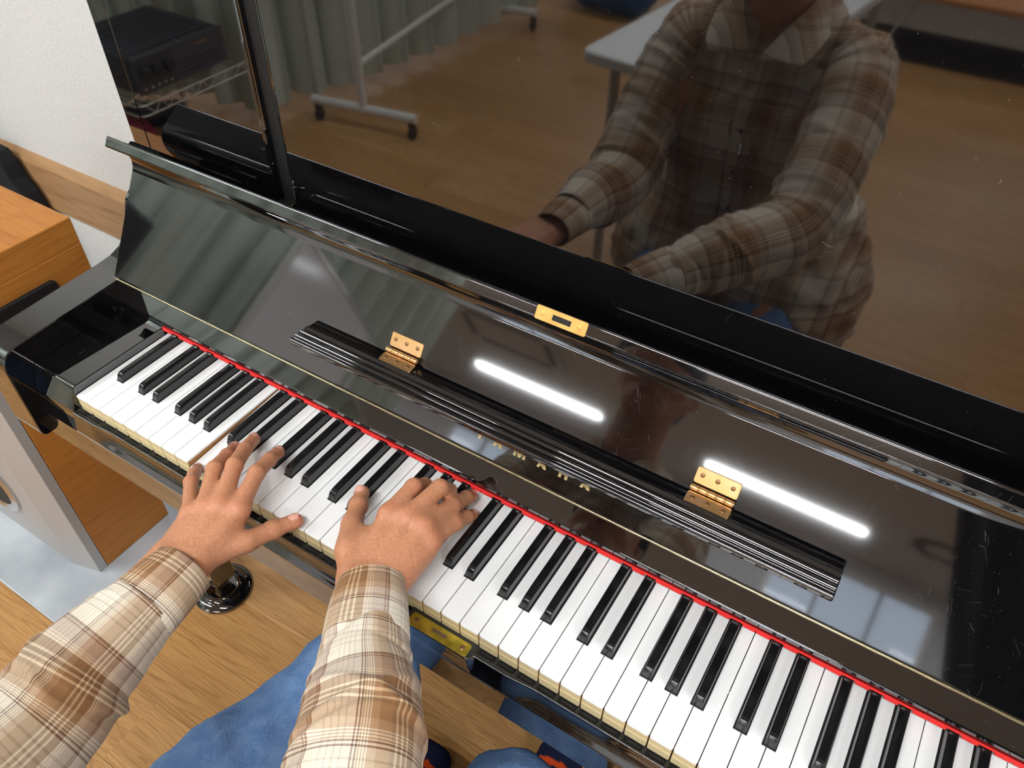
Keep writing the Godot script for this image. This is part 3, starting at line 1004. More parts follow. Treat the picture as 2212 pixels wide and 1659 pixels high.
func front_of(bones: Array, x: float, y: float, z := 0.2) -> Vector3:
	for k in 120:
		var s := field(bones, Vector3(x, y, z))
		if s < 0.0006: break
		z += s * 0.8
	return Vector3(x, y, z)

# a cloth tube with creases; u goes round three times the plaid, v along it
func sleeve(pts: Array, radii: Array, sd: int, n_folds: int, depth: float, along0: float, keep := 0.0) -> MB:
	var N := 150
	var S := 84
	var c := curve(pts, N)
	var r := curve(radii, N)
	var rng := RandomNumberGenerator.new()
	rng.seed = sd
	var folds := []
	var total := 0.0
	for k in N: total += c[k].distance_to(c[k + 1])
	for k in n_folds:
		folds.append([rng.randf_range(keep, total), rng.randf() * TAU, rng.randf_range(-0.03, 0.03), rng.randf_range(0.004, 0.009), depth * rng.randf_range(0.35, 1.0) * (1.0 if rng.randf() < 0.7 else -0.7), rng.randf_range(0.6, 1.5)])
	var soft := noise(sd, 9.0, 2)
	var rows := []
	var uvs := []
	var t0: Vector3 = (c[1] - c[0]).normalized()
	var u := (Vector3.DOWN - t0 * Vector3.DOWN.dot(t0)).normalized()
	var s := 0.0
	for i in N + 1:
		if i > 0: s += c[i].distance_to(c[i - 1])
		var t: Vector3 = (c[mini(i + 1, N)] - c[maxi(i - 1, 0)]).normalized()
		u = (u - t * u.dot(t)).normalized()
		var w := t.cross(u)
		var row := []
		var ur := []
		for k in S + 1:
			var a := TAU * k / S
			var d := 0.0
			for f in folds:
				var e: float = (s - f[0] - f[2] * sin(a - f[1])) / f[3]
				if absf(e) < 2.6:
					var g := pow(0.5 + 0.5 * cos(a - f[1]), f[5])
					d += f[4] * exp(-e * e) * g
			var dir := u * cos(a) + w * sin(a)
			d += soft.get_noise_3dv((c[i] + dir * r[i]) * 1.0) * depth * 0.8
			row.append(c[i] + dir * (r[i] + depth * 1.35 * tanh(d / (depth * 1.35))))
			ur.append(Vector2(3.0 * k / S, (along0 + s) / 0.122))
		rows.append(row)
		uvs.append(ur)
	var b := MB.new()
	b.grid(rows, true, Vector3.ZERO, uvs)
	return b
func cuff(a: Vector3, b_: Vector3, r0: float, r1: float, squash: float, along0: float) -> MB:
	var t := (b_ - a).normalized()
	var u := (Vector3.DOWN - t * Vector3.DOWN.dot(t)).normalized()
	var w := t.cross(u)
	var L := a.distance_to(b_)
	var prof := [[0.030, r0 - 0.0045], [0.003, r0 - 0.0032], [0.0006, r0 - 0.0022], [0.0, r0 - 0.001], [0.0008, r0], [0.004, r0 + 0.0004], [0.0052, r0 - 0.0002], [0.0064, r0 + 0.0003], [L * 0.35, lerpf(r0, r1, 0.35) + 0.001], [L * 0.7, lerpf(r0, r1, 0.7) + 0.0008], [L - 0.001, r1], [L, r1 - 0.002], [L - 0.004, r1 - 0.005]]
	var rows := []
	var uvs := []
	for q in prof:
		var row := []
		var ur := []
		for k in 73:
			var an := TAU * k / 72
			var wob := 1.0 + 0.02 * sin(an * 3.0 + q[0] * 40.0)
			row.append(a + t * q[0] + (u * cos(an) * squash + w * sin(an)) * q[1] * wob)
			ur.append(Vector2(2.0 * k / 72, (along0 + q[0]) / 0.115))
		rows.append(row)
		uvs.append(ur)
	var b := MB.new()
	b.grid(rows, true, Vector3.ZERO, uvs)
	return b
func nail(tip: Vector3, dip: Vector3, up: Vector3, r: float, w := 0.82) -> MB:
	var d := (tip - dip).normalized()
	up = (up - d * up.dot(d)).normalized()
	var sd := d.cross(up)
	var rows := []
	for i in 7:
		var a := lerpf(-0.0062, 0.0056, i / 6.0)
		var row := []
		for k in 9:
			var e := lerpf(-1.0, 1.0, k / 8.0)
			var half := r * w * sqrt(maxf(1.0 - pow(absf(lerpf(-1.0, 0.92, i / 6.0)), 4.0), 0.08))
			var y := e * half
			var drop := 0.0 if a < 0.0 else a * a * 30.0
			row.append(tip + d * (a - 0.0014 * e * e) + sd * y + up * (sqrt(maxf(r * r - y * y, 0.0)) + 0.0010 - drop))
		rows.append(row)
	var b := MB.new()
	b.grid(rows, false, up)
	return b

func make_person():
	var p := thing("person", "seated person in brown plaid shirt and blue jeans playing the piano with both hands", "person", Vector3(0.53, FLOOR, 0.4))
	p.position = Vector3.ZERO
	var skin := Color8(204, 148, 112).srgb_to_linear()
	var rosy := Color8(208, 124, 98).srgb_to_linear()
	var tipc := Color8(214, 136, 116).srgb_to_linear()
	var lh := {
		"thumb": [Vector3(0.3509, 0.0270, 0.0892), Vector3(0.3739, 0.0230, 0.0532), Vector3(0.3811, 0.0150, 0.0230), Vector3(0.3900, 0.0105, 0.0000)],
		"index": [Vector3(0.3508, 0.0445, 0.0346), Vector3(0.3318, 0.0460, -0.0101), Vector3(0.3202, 0.0340, -0.0381), Vector3(0.3095, 0.0200, -0.0599)],
		"middle": [Vector3(0.3326, 0.0475, 0.0434), Vector3(0.3058, 0.0500, -0.0032), Vector3(0.2854, 0.0350, -0.0342), Vector3(0.2700, 0.0200, -0.0590)],
		"ring": [Vector3(0.3182, 0.0445, 0.0538), Vector3(0.2845, 0.0430, 0.0093), Vector3(0.2679, 0.0270, -0.0202), Vector3(0.2545, 0.0125, -0.0409)],
		"pinky": [Vector3(0.3054, 0.0370, 0.0650), Vector3(0.2629, 0.0260, 0.0297), Vector3(0.2456, 0.0140, 0.0137), Vector3(0.2310, -0.0005, 0.0002)]}
	var rh := {
		"thumb": [Vector3(0.4861, 0.0420, 0.0107), Vector3(0.4604, 0.0340, -0.0197), Vector3(0.4457, 0.0265, -0.0459), Vector3(0.4352, 0.0232, -0.0640)],
		"index": [Vector3(0.4997, 0.0610, -0.0374), Vector3(0.4992, 0.0600, -0.0808), Vector3(0.4981, 0.0410, -0.1006), Vector3(0.4969, 0.0215, -0.1088)],
		"middle": [Vector3(0.5203, 0.0635, -0.0441), Vector3(0.5254, 0.0630, -0.0932), Vector3(0.5259, 0.0430, -0.1079), Vector3(0.5205, 0.0215, -0.1120)],
		"ring": [Vector3(0.5403, 0.0600, -0.0446), Vector3(0.5409, 0.0420, -0.0929), Vector3(0.5379, 0.0230, -0.1219), Vector3(0.5347, 0.0075, -0.1370)],
		"pinky": [Vector3(0.5513, 0.0500, -0.0395), Vector3(0.5544, 0.0360, -0.0794), Vector3(0.5535, 0.0215, -0.1017), Vector3(0.5526, 0.0105, -0.1135)]}
	var wl := [Vector3(0.3245, 0.0330, 0.1150), Vector3(0.3590, 0.0310, 0.1170)]    # little-finger side, thumb side
	var wr := [Vector3(0.5480, 0.0430, 0.0260), Vector3(0.5130, 0.0430, 0.0370)]
	var el := Vector3(0.360, 0.020, 0.350)
	var er := Vector3(0.690, 0.060, 0.275)
	var sl := Vector3(0.400, 0.212, 0.525)
	var sr := Vector3(0.660, 0.218, 0.525)
	var b := MB.new()
	var rad := {"thumb": [0.0125, 0.0108, 0.0098, 0.0083], "index": [0.0112, 0.0090, 0.0081, 0.0071], "middle": [0.0115, 0.0092, 0.0083, 0.0073], "ring": [0.0110, 0.0088, 0.0079, 0.0070], "pinky": [0.0100, 0.0079, 0.0071, 0.0063]}
	var nails := []
	for hand in [[lh, wl, el], [rh, wr, er]]:
		var h: Dictionary = hand[0]
		var w: Array = hand[1]
		var mid: Vector3 = (w[0] + w[1]) / 2
		var bones := []
		var tints := []
		# wrist and forearm
		var fo: Vector3 = (hand[2] - mid).normalized()
		for q in w: bones.append([q, q + fo * 0.075, 0.0165, 0.0185, 0.008])
		bones.append([mid, mid + fo * 0.08, 0.0180, 0.021, 0.008])
		# palm, knuckles, fingers
		for f in ["index", "middle", "ring", "pinky"]:
			var from: Vector3 = w[1].lerp(w[0], {"index": 0.12, "middle": 0.42, "ring": 0.68, "pinky": 0.95}[f])
			var j: Array = h[f]
			bones.append([from, j[0] - Vector3(0, 0.0022, 0), 0.0160, 0.0100, 0.006])
			bones.append([from - Vector3(0, 0.008, 0), j[0] - Vector3(0, 0.010, 0) + (from - j[0]) * 0.12, 0.0135, 0.0110, 0.006])
		bones.append([h.index[0] - Vector3(0, 0.004, 0), h.middle[0] - Vector3(0, 0.004, 0), 0.0078, 0.0078, 0.008])
		bones.append([h.middle[0] - Vector3(0, 0.004, 0), h.ring[0] - Vector3(0, 0.004, 0), 0.0078, 0.0078, 0.008])
		bones.append([h.ring[0] - Vector3(0, 0.004, 0), h.pinky[0] - Vector3(0, 0.004, 0), 0.0078, 0.0078, 0.008])
		# thumb root and the web to the index finger
		bones.append([w[1], h.thumb[0], 0.0165, 0.0150, 0.008])
		bones.append([h.thumb[0], h.thumb[1], 0.0152, 0.0116, 0.008])
		bones.append([h.thumb[0].lerp(h.thumb[1], 0.35), w[1].lerp(h.index[0], 0.62) - Vector3(0, 0.006, 0), 0.0105, 0.0100, 0.010])
		bones.append([h.thumb[0].lerp(h.thumb[1], 0.75), h.index[0].lerp(w[1], 0.22) - Vector3(0, 0.010, 0), 0.0055, 0.0060, 0.012])
		for f in rad:
			var j: Array = h[f]
			var rr: Array = rad[f]
			if f == "thumb":
				for k in [1, 2]: bones.append([j[k], j[k + 1], rr[k] * (1.0 if k == 2 else 1.04), rr[k + 1], 0.004])
				bones.append([j[2], j[2] + Vector3(0, 0.0008, 0), rr[2] * 1.04, rr[2] * 1.04, 0.004])
			else:
				for k in 3: bones.append([j[k], j[k + 1], rr[k] * (0.88 if k == 0 else 1.0), rr[k + 1], 0.004 if k else 0.008])
				tints.append([j[0], 0.018, Color(rosy.r, rosy.g, rosy.b, 0.55)])
				tints.append([j[1], 0.014, Color(rosy.r, rosy.g, rosy.b, 0.4)])
			var d: Vector3 = (j[3] - j[2]).normalized()
			bones.append([j[3], j[3] + d * 0.0022, rr[3] * 1.0, rr[3] * 0.92, 0.003])
			tints.append([j[3] + d * 0.004, 0.017, Color(tipc.r, tipc.g, tipc.b, 0.75)])
			var up := Vector3.UP
			if f == "thumb": up = (Vector3(-0.35, 0.9, 0.15) if h == lh else Vector3(-0.35, 0.85, 0.35))
			nails.append([j[3], j[2], up, rr[3] * 1.0, f])
		nets(b, bones, 0.0024, skin, tints)
	# the rest of the figure
	var bn := []
	bn.append([el, wl[0].lerp(wl[1], 0.5) + (el - wl[0]).normalized() * 0.05, 0.036, 0.023, 0.02])
	bn.append([er, wr[0].lerp(wr[1], 0.5) + (er - wr[0]).normalized() * 0.05, 0.036, 0.023, 0.02])
	bn.append([sl, el, 0.036, 0.034, 0.02])
	bn.append([sr, er + Vector3(0, 0.012, 0.015), 0.036, 0.034, 0.02])
	bn.append([Vector3(0.45, 0.12, 0.535), Vector3(0.61, 0.125, 0.535), 0.09, 0.09, 0.05])
	bn.append([Vector3(0.40, 0.215, 0.535), Vector3(0.66, 0.222, 0.535), 0.040, 0.040, 0.04])
	bn.append([Vector3(0.53, 0.08, 0.55), Vector3(0.545, -0.08, 0.64), 0.11, 0.115, 0.06])
	bn.append([Vector3(0.48, -0.17, 0.66), Vector3(0.61, -0.17, 0.66), 0.095, 0.095, 0.05])
	bn.append([Vector3(0.47, -0.20, 0.60), Vector3(0.430, -0.23, 0.22), 0.072, 0.066, 0.04])
	bn.append([Vector3(0.430, -0.23, 0.22), Vector3(0.462, -0.24, 0.03), 0.066, 0.05, 0.04])
	bn.append([Vector3(0.62, -0.20, 0.60), Vector3(0.712, -0.235, 0.07), 0.068, 0.045, 0.04])
	bn.append([Vector3(0.462, -0.245, 0.03), Vector3(0.472, -0.63, 0.085), 0.047, 0.032, 0.03])
	bn.append([Vector3(0.712, -0.24, 0.07), Vector3(0.678, -0.63, 0.0), 0.045, 0.032, 0.03])
	for q in [[Vector3(0.474, -0.70, 0.10), Vector3(0.466, -0.712, -0.06)], [Vector3(0.676, -0.70, 0.0), Vector3(0.662, -0.712, -0.17)]]:
		bn.append([q[0] + Vector3(0, 0.07, 0), q[0], 0.032, 0.03, 0.03])
		bn.append([q[0], q[1], 0.03, 0.02, 0.03])
	bn.append([Vector3(0.529, 0.22, 0.545), Vector3(0.529, 0.40, 0.508), 0.062, 0.053, 0.03])
	nets(b, bn, 0.012, skin)
	# head
	var hd := []
	hd.append([Vector3(0.529, 0.36, 0.515), Vector3(0.529, 0.41, 0.505), 0.054, 0.052, 0.02])
	hd.append([Vector3(0.529, 0.508, 0.545), Vector3(0.529, 0.505, 0.492), 0.074, 0.072, 0.03])
	hd.append([Vector3(0.529, 0.475, 0.478), Vector3(0.529, 0.425, 0.466), 0.058, 0.046, 0.03])
	hd.append([Vector3(0.515, 0.395, 0.445), Vector3(0.543, 0.395, 0.445), 0.022, 0.022, 0.02])
	for s in [-1.0, 1.0]:
		hd.append([Vector3(0.529 + s * 0.058, 0.44, 0.50), Vector3(0.529 + s * 0.02, 0.392, 0.452), 0.018, 0.016, 0.02])
		hd.append([Vector3(0.529 + s * 0.038, 0.452, 0.440), Vector3(0.529 + s * 0.045, 0.448, 0.455), 0.018, 0.018, 0.02])
		hd.append([Vector3(0.529 + s * 0.016, 0.488, 0.4225), Vector3(0.529 + s * 0.046, 0.488, 0.434), 0.008, 0.008, 0.012])
		hd.append([Vector3(0.529 + s * 0.074, 0.476, 0.515), Vector3(0.529 + s * 0.076, 0.448, 0.508), 0.011, 0.008, 0.006])
		hd.append([Vector3(0.529 + s * 0.009, 0.4425, 0.4095), Vector3(0.529 + s * 0.010, 0.4435, 0.413), 0.0065, 0.0065, 0.005])
	hd.append([Vector3(0.529, 0.478, 0.4165), Vector3(0.529, 0.445, 0.401), 0.007, 0.0088, 0.008])
	hd.append([Vector3(0.515, 0.4185, 0.4225), Vector3(0.543, 0.4185, 0.4225), 0.0058, 0.0058, 0.006])
	hd.append([Vector3(0.517, 0.4095, 0.4245), Vector3(0.541, 0.4095, 0.4245), 0.0060, 0.0060, 0.005])
	var lip := Color8(176, 100, 88).srgb_to_linear()
	nets(b, hd, 0.004, skin, [[Vector3(0.518, 0.414, 0.418), 0.014, Color(lip.r, lip.g, lip.b, 0.9)], [Vector3(0.529, 0.414, 0.417), 0.014, Color(lip.r, lip.g, lip.b, 0.9)], [Vector3(0.540, 0.414, 0.418), 0.014, Color(lip.r, lip.g, lip.b, 0.9)]])
	var body := put("body", b, M.skin, p)
	for q in nails: put("fingernail", nail(q[0], q[1], q[2], q[3]), M.nail, body)
	for s in [-1.0, 1.0]:
		b = MB.new()
		lathe(b, Vector3(0.529 + s * 0.031, 0.474, 0.434), Vector3(0, 0, -1), [Vector2(0.011, 0.0), Vector2(0.009, 0.0055), Vector2(0.005, 0.0088), Vector2(0.0001, 0.0098)], 16)
		put("eye", b, M.eye, body)
	b = MB.new()
	nets(b, [[Vector3(0.529, 0.522, 0.548), Vector3(0.529, 0.530, 0.500), 0.080, 0.074, 0.03], [Vector3(0.529, 0.46, 0.575), Vector3(0.529, 0.50, 0.56), 0.055, 0.07, 0.03], [Vector3(0.49, 0.535, 0.452), Vector3(0.57, 0.535, 0.452), 0.028, 0.028, 0.03], [Vector3(0.457, 0.50, 0.51), Vector3(0.46, 0.53, 0.50), 0.018, 0.022, 0.02], [Vector3(0.601, 0.50, 0.51), Vector3(0.598, 0.53, 0.50), 0.018, 0.022, 0.02]], 0.006, Color.BLACK, [], noise(3, 60.0, 2), 0.004)
	put("hair", b, M.hair, p).set_meta("label", "short black hair")
	# shirt
	var sb := []
	sb.append([Vector3(0.45, 0.12, 0.535), Vector3(0.615, 0.125, 0.535), 0.103, 0.103, 0.05])
	sb.append([Vector3(0.385, 0.222, 0.535), Vector3(0.675, 0.232, 0.535), 0.054, 0.054, 0.05])
	sb.append([Vector3(0.49, 0.255, 0.54), Vector3(0.57, 0.26, 0.54), 0.062, 0.062, 0.05])
	sb.append([Vector3(0.485, 0.03, 0.545), Vector3(0.60, 0.03, 0.545), 0.108, 0.108, 0.06])
	sb.append([Vector3(0.475, -0.10, 0.560), Vector3(0.64, -0.10, 0.560), 0.120, 0.120, 0.06])
	sb.append([Vector3(0.455, -0.17, 0.560), Vector3(0.650, -0.17, 0.560), 0.135, 0.135, 0.06])
	sb.append([Vector3(0.44, -0.21, 0.555), Vector3(0.640, -0.21, 0.555), 0.138, 0.138, 0.06])
	sb.append([Vector3(0.60, -0.225, 0.470), Vector3(0.68, -0.225, 0.465), 0.098, 0.098, 0.06])
	sb.append([Vector3(0.43, -0.21, 0.530), Vector3(0.69, -0.21, 0.515), 0.118, 0.118, 0.06])
	b = MB.new()
	nets(b, sb, 0.009, Color.WHITE, [], noise(17, 14.0, 3), 0.016)
	for k in b.uv.size(): b.uv[k] = Vector2(b.v[k].x, -b.v[k].y) / 0.115 + Vector2(0.3, 0.55)
	b.col = PackedColorArray()
	var shirt := put("shirt", b, M.plaid, p)
	shirt.set_meta("label", "cream, tan and brown plaid flannel shirt")
	put("sleeve", sleeve([Vector3(0.3562, 0.0362, 0.166), Vector3(0.3572, 0.0350, 0.200), Vector3(0.3578, 0.0310, 0.2385), Vector3(0.3640, 0.0255, 0.295), Vector3(0.358, 0.030, 0.355), Vector3(0.360, 0.095, 0.430), Vector3(0.372, 0.165, 0.490), Vector3(0.395, 0.212, 0.525), Vector3(0.44, 0.22, 0.535)],
		[0.0375, 0.0440, 0.0490, 0.0560, 0.0600, 0.0600, 0.0610, 0.0620, 0.058], 11, 46, 0.0056, 0.052), M.plaid, shirt)
	put("cuff", cuff(Vector3(0.3525, 0.0355, 0.1130), Vector3(0.3565, 0.0362, 0.1740), 0.0335, 0.0395, 0.86, 0.0), M.plaid, shirt)
	put("sleeve", sleeve([Vector3(0.5640, 0.0525, 0.0780), Vector3(0.5830, 0.0560, 0.1040), Vector3(0.6080, 0.0600, 0.1330), Vector3(0.6400, 0.0650, 0.1800), Vector3(0.676, 0.066, 0.245), Vector3(0.692, 0.085, 0.300), Vector3(0.692, 0.145, 0.400), Vector3(0.682, 0.205, 0.495), Vector3(0.655, 0.228, 0.530), Vector3(0.61, 0.232, 0.535)],
		[0.0375, 0.0420, 0.0505, 0.0550, 0.0570, 0.0590, 0.0600, 0.0610, 0.0610, 0.057], 23, 46, 0.0056, 0.047), M.plaid, shirt)
	put("cuff", cuff(Vector3(0.5315, 0.0470, 0.0310), Vector3(0.5690, 0.0540, 0.0850), 0.0340, 0.0405, 0.86, 0.012), M.plaid, shirt)
	# collar: two flaps folded over a stand
	for s in [-1.0, 1.0]:
		var inner := curve([Vector3(0.003, 0.236, 0.434), Vector3(0.022, 0.268, 0.446), Vector3(0.045, 0.300, 0.474), Vector3(0.058, 0.321, 0.515), Vector3(0.050, 0.331, 0.562), Vector3(0.0, 0.335, 0.590)], 20)
		var outer := curve([Vector3(0.074, 0.246, 0.420), Vector3(0.086, 0.258, 0.436), Vector3(0.094, 0.276, 0.475), Vector3(0.098, 0.288, 0.522), Vector3(0.088, 0.294, 0.580), Vector3(0.0, 0.296, 0.625)], 20)
		var rows := []
		for layer in [0.0, 0.0022]:
			for e in ([0.0, 0.35, 0.7, 1.0] if layer == 0.0 else [1.0, 0.7, 0.35, 0.0]):
				var row := []
				for k in 21:
					var q: Vector3 = inner[k].lerp(outer[k], e) + Vector3(0, sin(e * PI) * 0.007 - layer, sin(e * PI) * -0.004 + layer)
					row.append(Vector3(0.529 + q.x * s, q.y + (0.004 if s > 0.0 else 0.0), q.z))
				rows.append(row)
		rows.append(rows[0])
		var uvs := []
		for row in rows:
			var ur := []
			for q in row: ur.append(Vector2(q.x + q.z, -q.y) / 0.115)
			uvs.append(ur)
		b = MB.new()
		b.grid(rows, false, Vector3(0, 1, -0.5), uvs)
		put("collar", b, M.plaid, shirt)
	# button placket, buttons and chest pocket on the front
	var rows := []
	var uvs := []
	for k in 26:
		var y := lerpf(0.228, -0.16, k / 25.0)
		var x := lerpf(0.532, 0.545, k / 25.0)
		var row := []
		var ur := []
		for e in [-0.0175, -0.016, 0.0, 0.016, 0.0175]:
			var q := front_of(sb, x + e, y)
			row.append(q + Vector3(0, 0, -0.0055 if absf(e) < 0.017 else 0.006))
			ur.append(Vector2(q.x, -y) / 0.115 + Vector2(0.1, 0.55))
		rows.append(row)
		uvs.append(ur)
	b = MB.new()
	b.grid(rows, false, Vector3(0, 0, -1), uvs)
	put("placket", b, M.plaid, shirt)
	for y in [0.20, 0.125, 0.05, -0.025, -0.10]:
		b = MB.new()
		lathe(b, front_of(sb, lerpf(0.532, 0.545, (0.228 - y) / 0.388), y) + Vector3(0, 0, -0.0050), Vector3(0, 0.1, -1), [Vector2(0.0052, 0), Vector2(0.0052, 0.0015), Vector2(0.0045, 0.0022), Vector2(0.0001, 0.0018)], 14)
		put("button", b, M.button, shirt)
	rows = []
	uvs = []
	for k in 12:
		var y := lerpf(0.108, -0.015, k / 11.0)
		var half := 0.052 if y > 0.002 else lerpf(0.052, 0.036, clampf((0.002 - y) / 0.017, 0.0, 1.0))
		var row := []
		var ur := []
		for e in 11:
			var x := 0.435 + half * (e / 5.0 - 1.0)
			var q := front_of(sb, x, y)
			var edge := e == 0 or e == 10 or k == 11
			row.append(q + Vector3(0, 0, 0.004 if edge else -0.0052))
			ur.append(Vector2(x, -y) / 0.115 + Vector2(0.3, 0.55))
		rows.append(row)
		uvs.append(ur)
	b = MB.new()
	b.grid(rows, false, Vector3(0, 0, -1), uvs)
	put("pocket", b, M.plaid, shirt)
	# jeans
	var jb := []
	jb.append([Vector3(0.48, -0.170, 0.66), Vector3(0.61, -0.170, 0.66), 0.112, 0.112, 0.05])
	jb.append([Vector3(0.475, -0.200, 0.60), Vector3(0.440, -0.230, 0.22), 0.086, 0.080, 0.05])
	jb.append([Vector3(0.440, -0.230, 0.22), Vector3(0.466, -0.240, 0.02), 0.080, 0.066, 0.05])
	jb.append([Vector3(0.62, -0.200, 0.60), Vector3(0.672, -0.245, 0.30), 0.086, 0.074, 0.05])
	jb.append([Vector3(0.672, -0.245, 0.30), Vector3(0.712, -0.240, 0.062), 0.074, 0.062, 0.05])
	jb.append([Vector3(0.462, -0.245, 0.02), Vector3(0.472, -0.600, 0.085), 0.065, 0.058, 0.04])
	jb.append([Vector3(0.712, -0.240, 0.062), Vector3(0.678, -0.600, 0.0), 0.060, 0.056, 0.04])
	b = MB.new()
	nets(b, jb, 0.0095, Color.WHITE, [], noise(29, 13.0, 3), 0.010)
	b.col = PackedColorArray()
	put("jeans", b, M.denim, p).set_meta("label", "mid blue denim jeans")
	# socks with orange bands
	var navy := Color8(34, 40, 66).srgb_to_linear()
	var orange := Color8(222, 84, 36).srgb_to_linear()
	for q in [[Vector3(0.474, -0.700, 0.105), Vector3(0.466, -0.708, -0.070), Vector3(0.472, -0.60, 0.09)], [Vector3(0.676, -0.700, 0.0), Vector3(0.662, -0.708, -0.190), Vector3(0.678, -0.60, 0.0)]]:
		var fb := []
		fb.append([q[2], q[0] + Vector3(0, 0.01, -0.005), 0.040, 0.036, 0.03])
		fb.append([q[0], q[0].lerp(q[1], 0.6) + Vector3(0, 0.012, 0), 0.034, 0.033, 0.03])
		for e in [-0.018, 0.0, 0.018]: fb.append([q[0].lerp(q[1], 0.5) + Vector3(e * 0.6, 0.0, 0), q[1] + Vector3(e, 0, -0.006 * absf(e) / 0.018), 0.030, 0.023, 0.02])
		b = MB.new()
		nets(b, fb, 0.0032, navy)
		for k in b.v.size():
			var d: float = (b.v[k] - q[1]).dot((q[0] - q[1]).normalized()) + 0.4 * (b.v[k].y - q[1].y)
			if fposmod(d - 0.024, 0.052) < 0.0125 and d > 0.02: b.col[k] = orange
		var s := put("sock", b, M.sock, p)
		s.set_meta("label", "navy sock with orange stripes")

func make_bench():
	var t := thing("piano_bench", "black piano bench under the player with a padded seat", "bench", Vector3(0.535, FLOOR, 0.46))
	put("seat_frame", boxm(Vector3(0, 0.418, 0), Vector3(0.445, 0.055, 0.44), 0.006), M.lacquer, t)
	var b := MB.new()
	cbox(b, Vector3(0, 0.453, 0.02), Vector3(0.40, 0.022, 0.37), 0.010)
	put("seat_pad", b, mat(Color8(20, 20, 22), 0.55), t)
	for x in [-0.195, 0.195]:
		for z in [-0.19, 0.19]: put("leg", boxm(Vector3(x, 0.1955, z), Vector3(0.042, 0.391, 0.042), 0.004), M.lacquer, t)

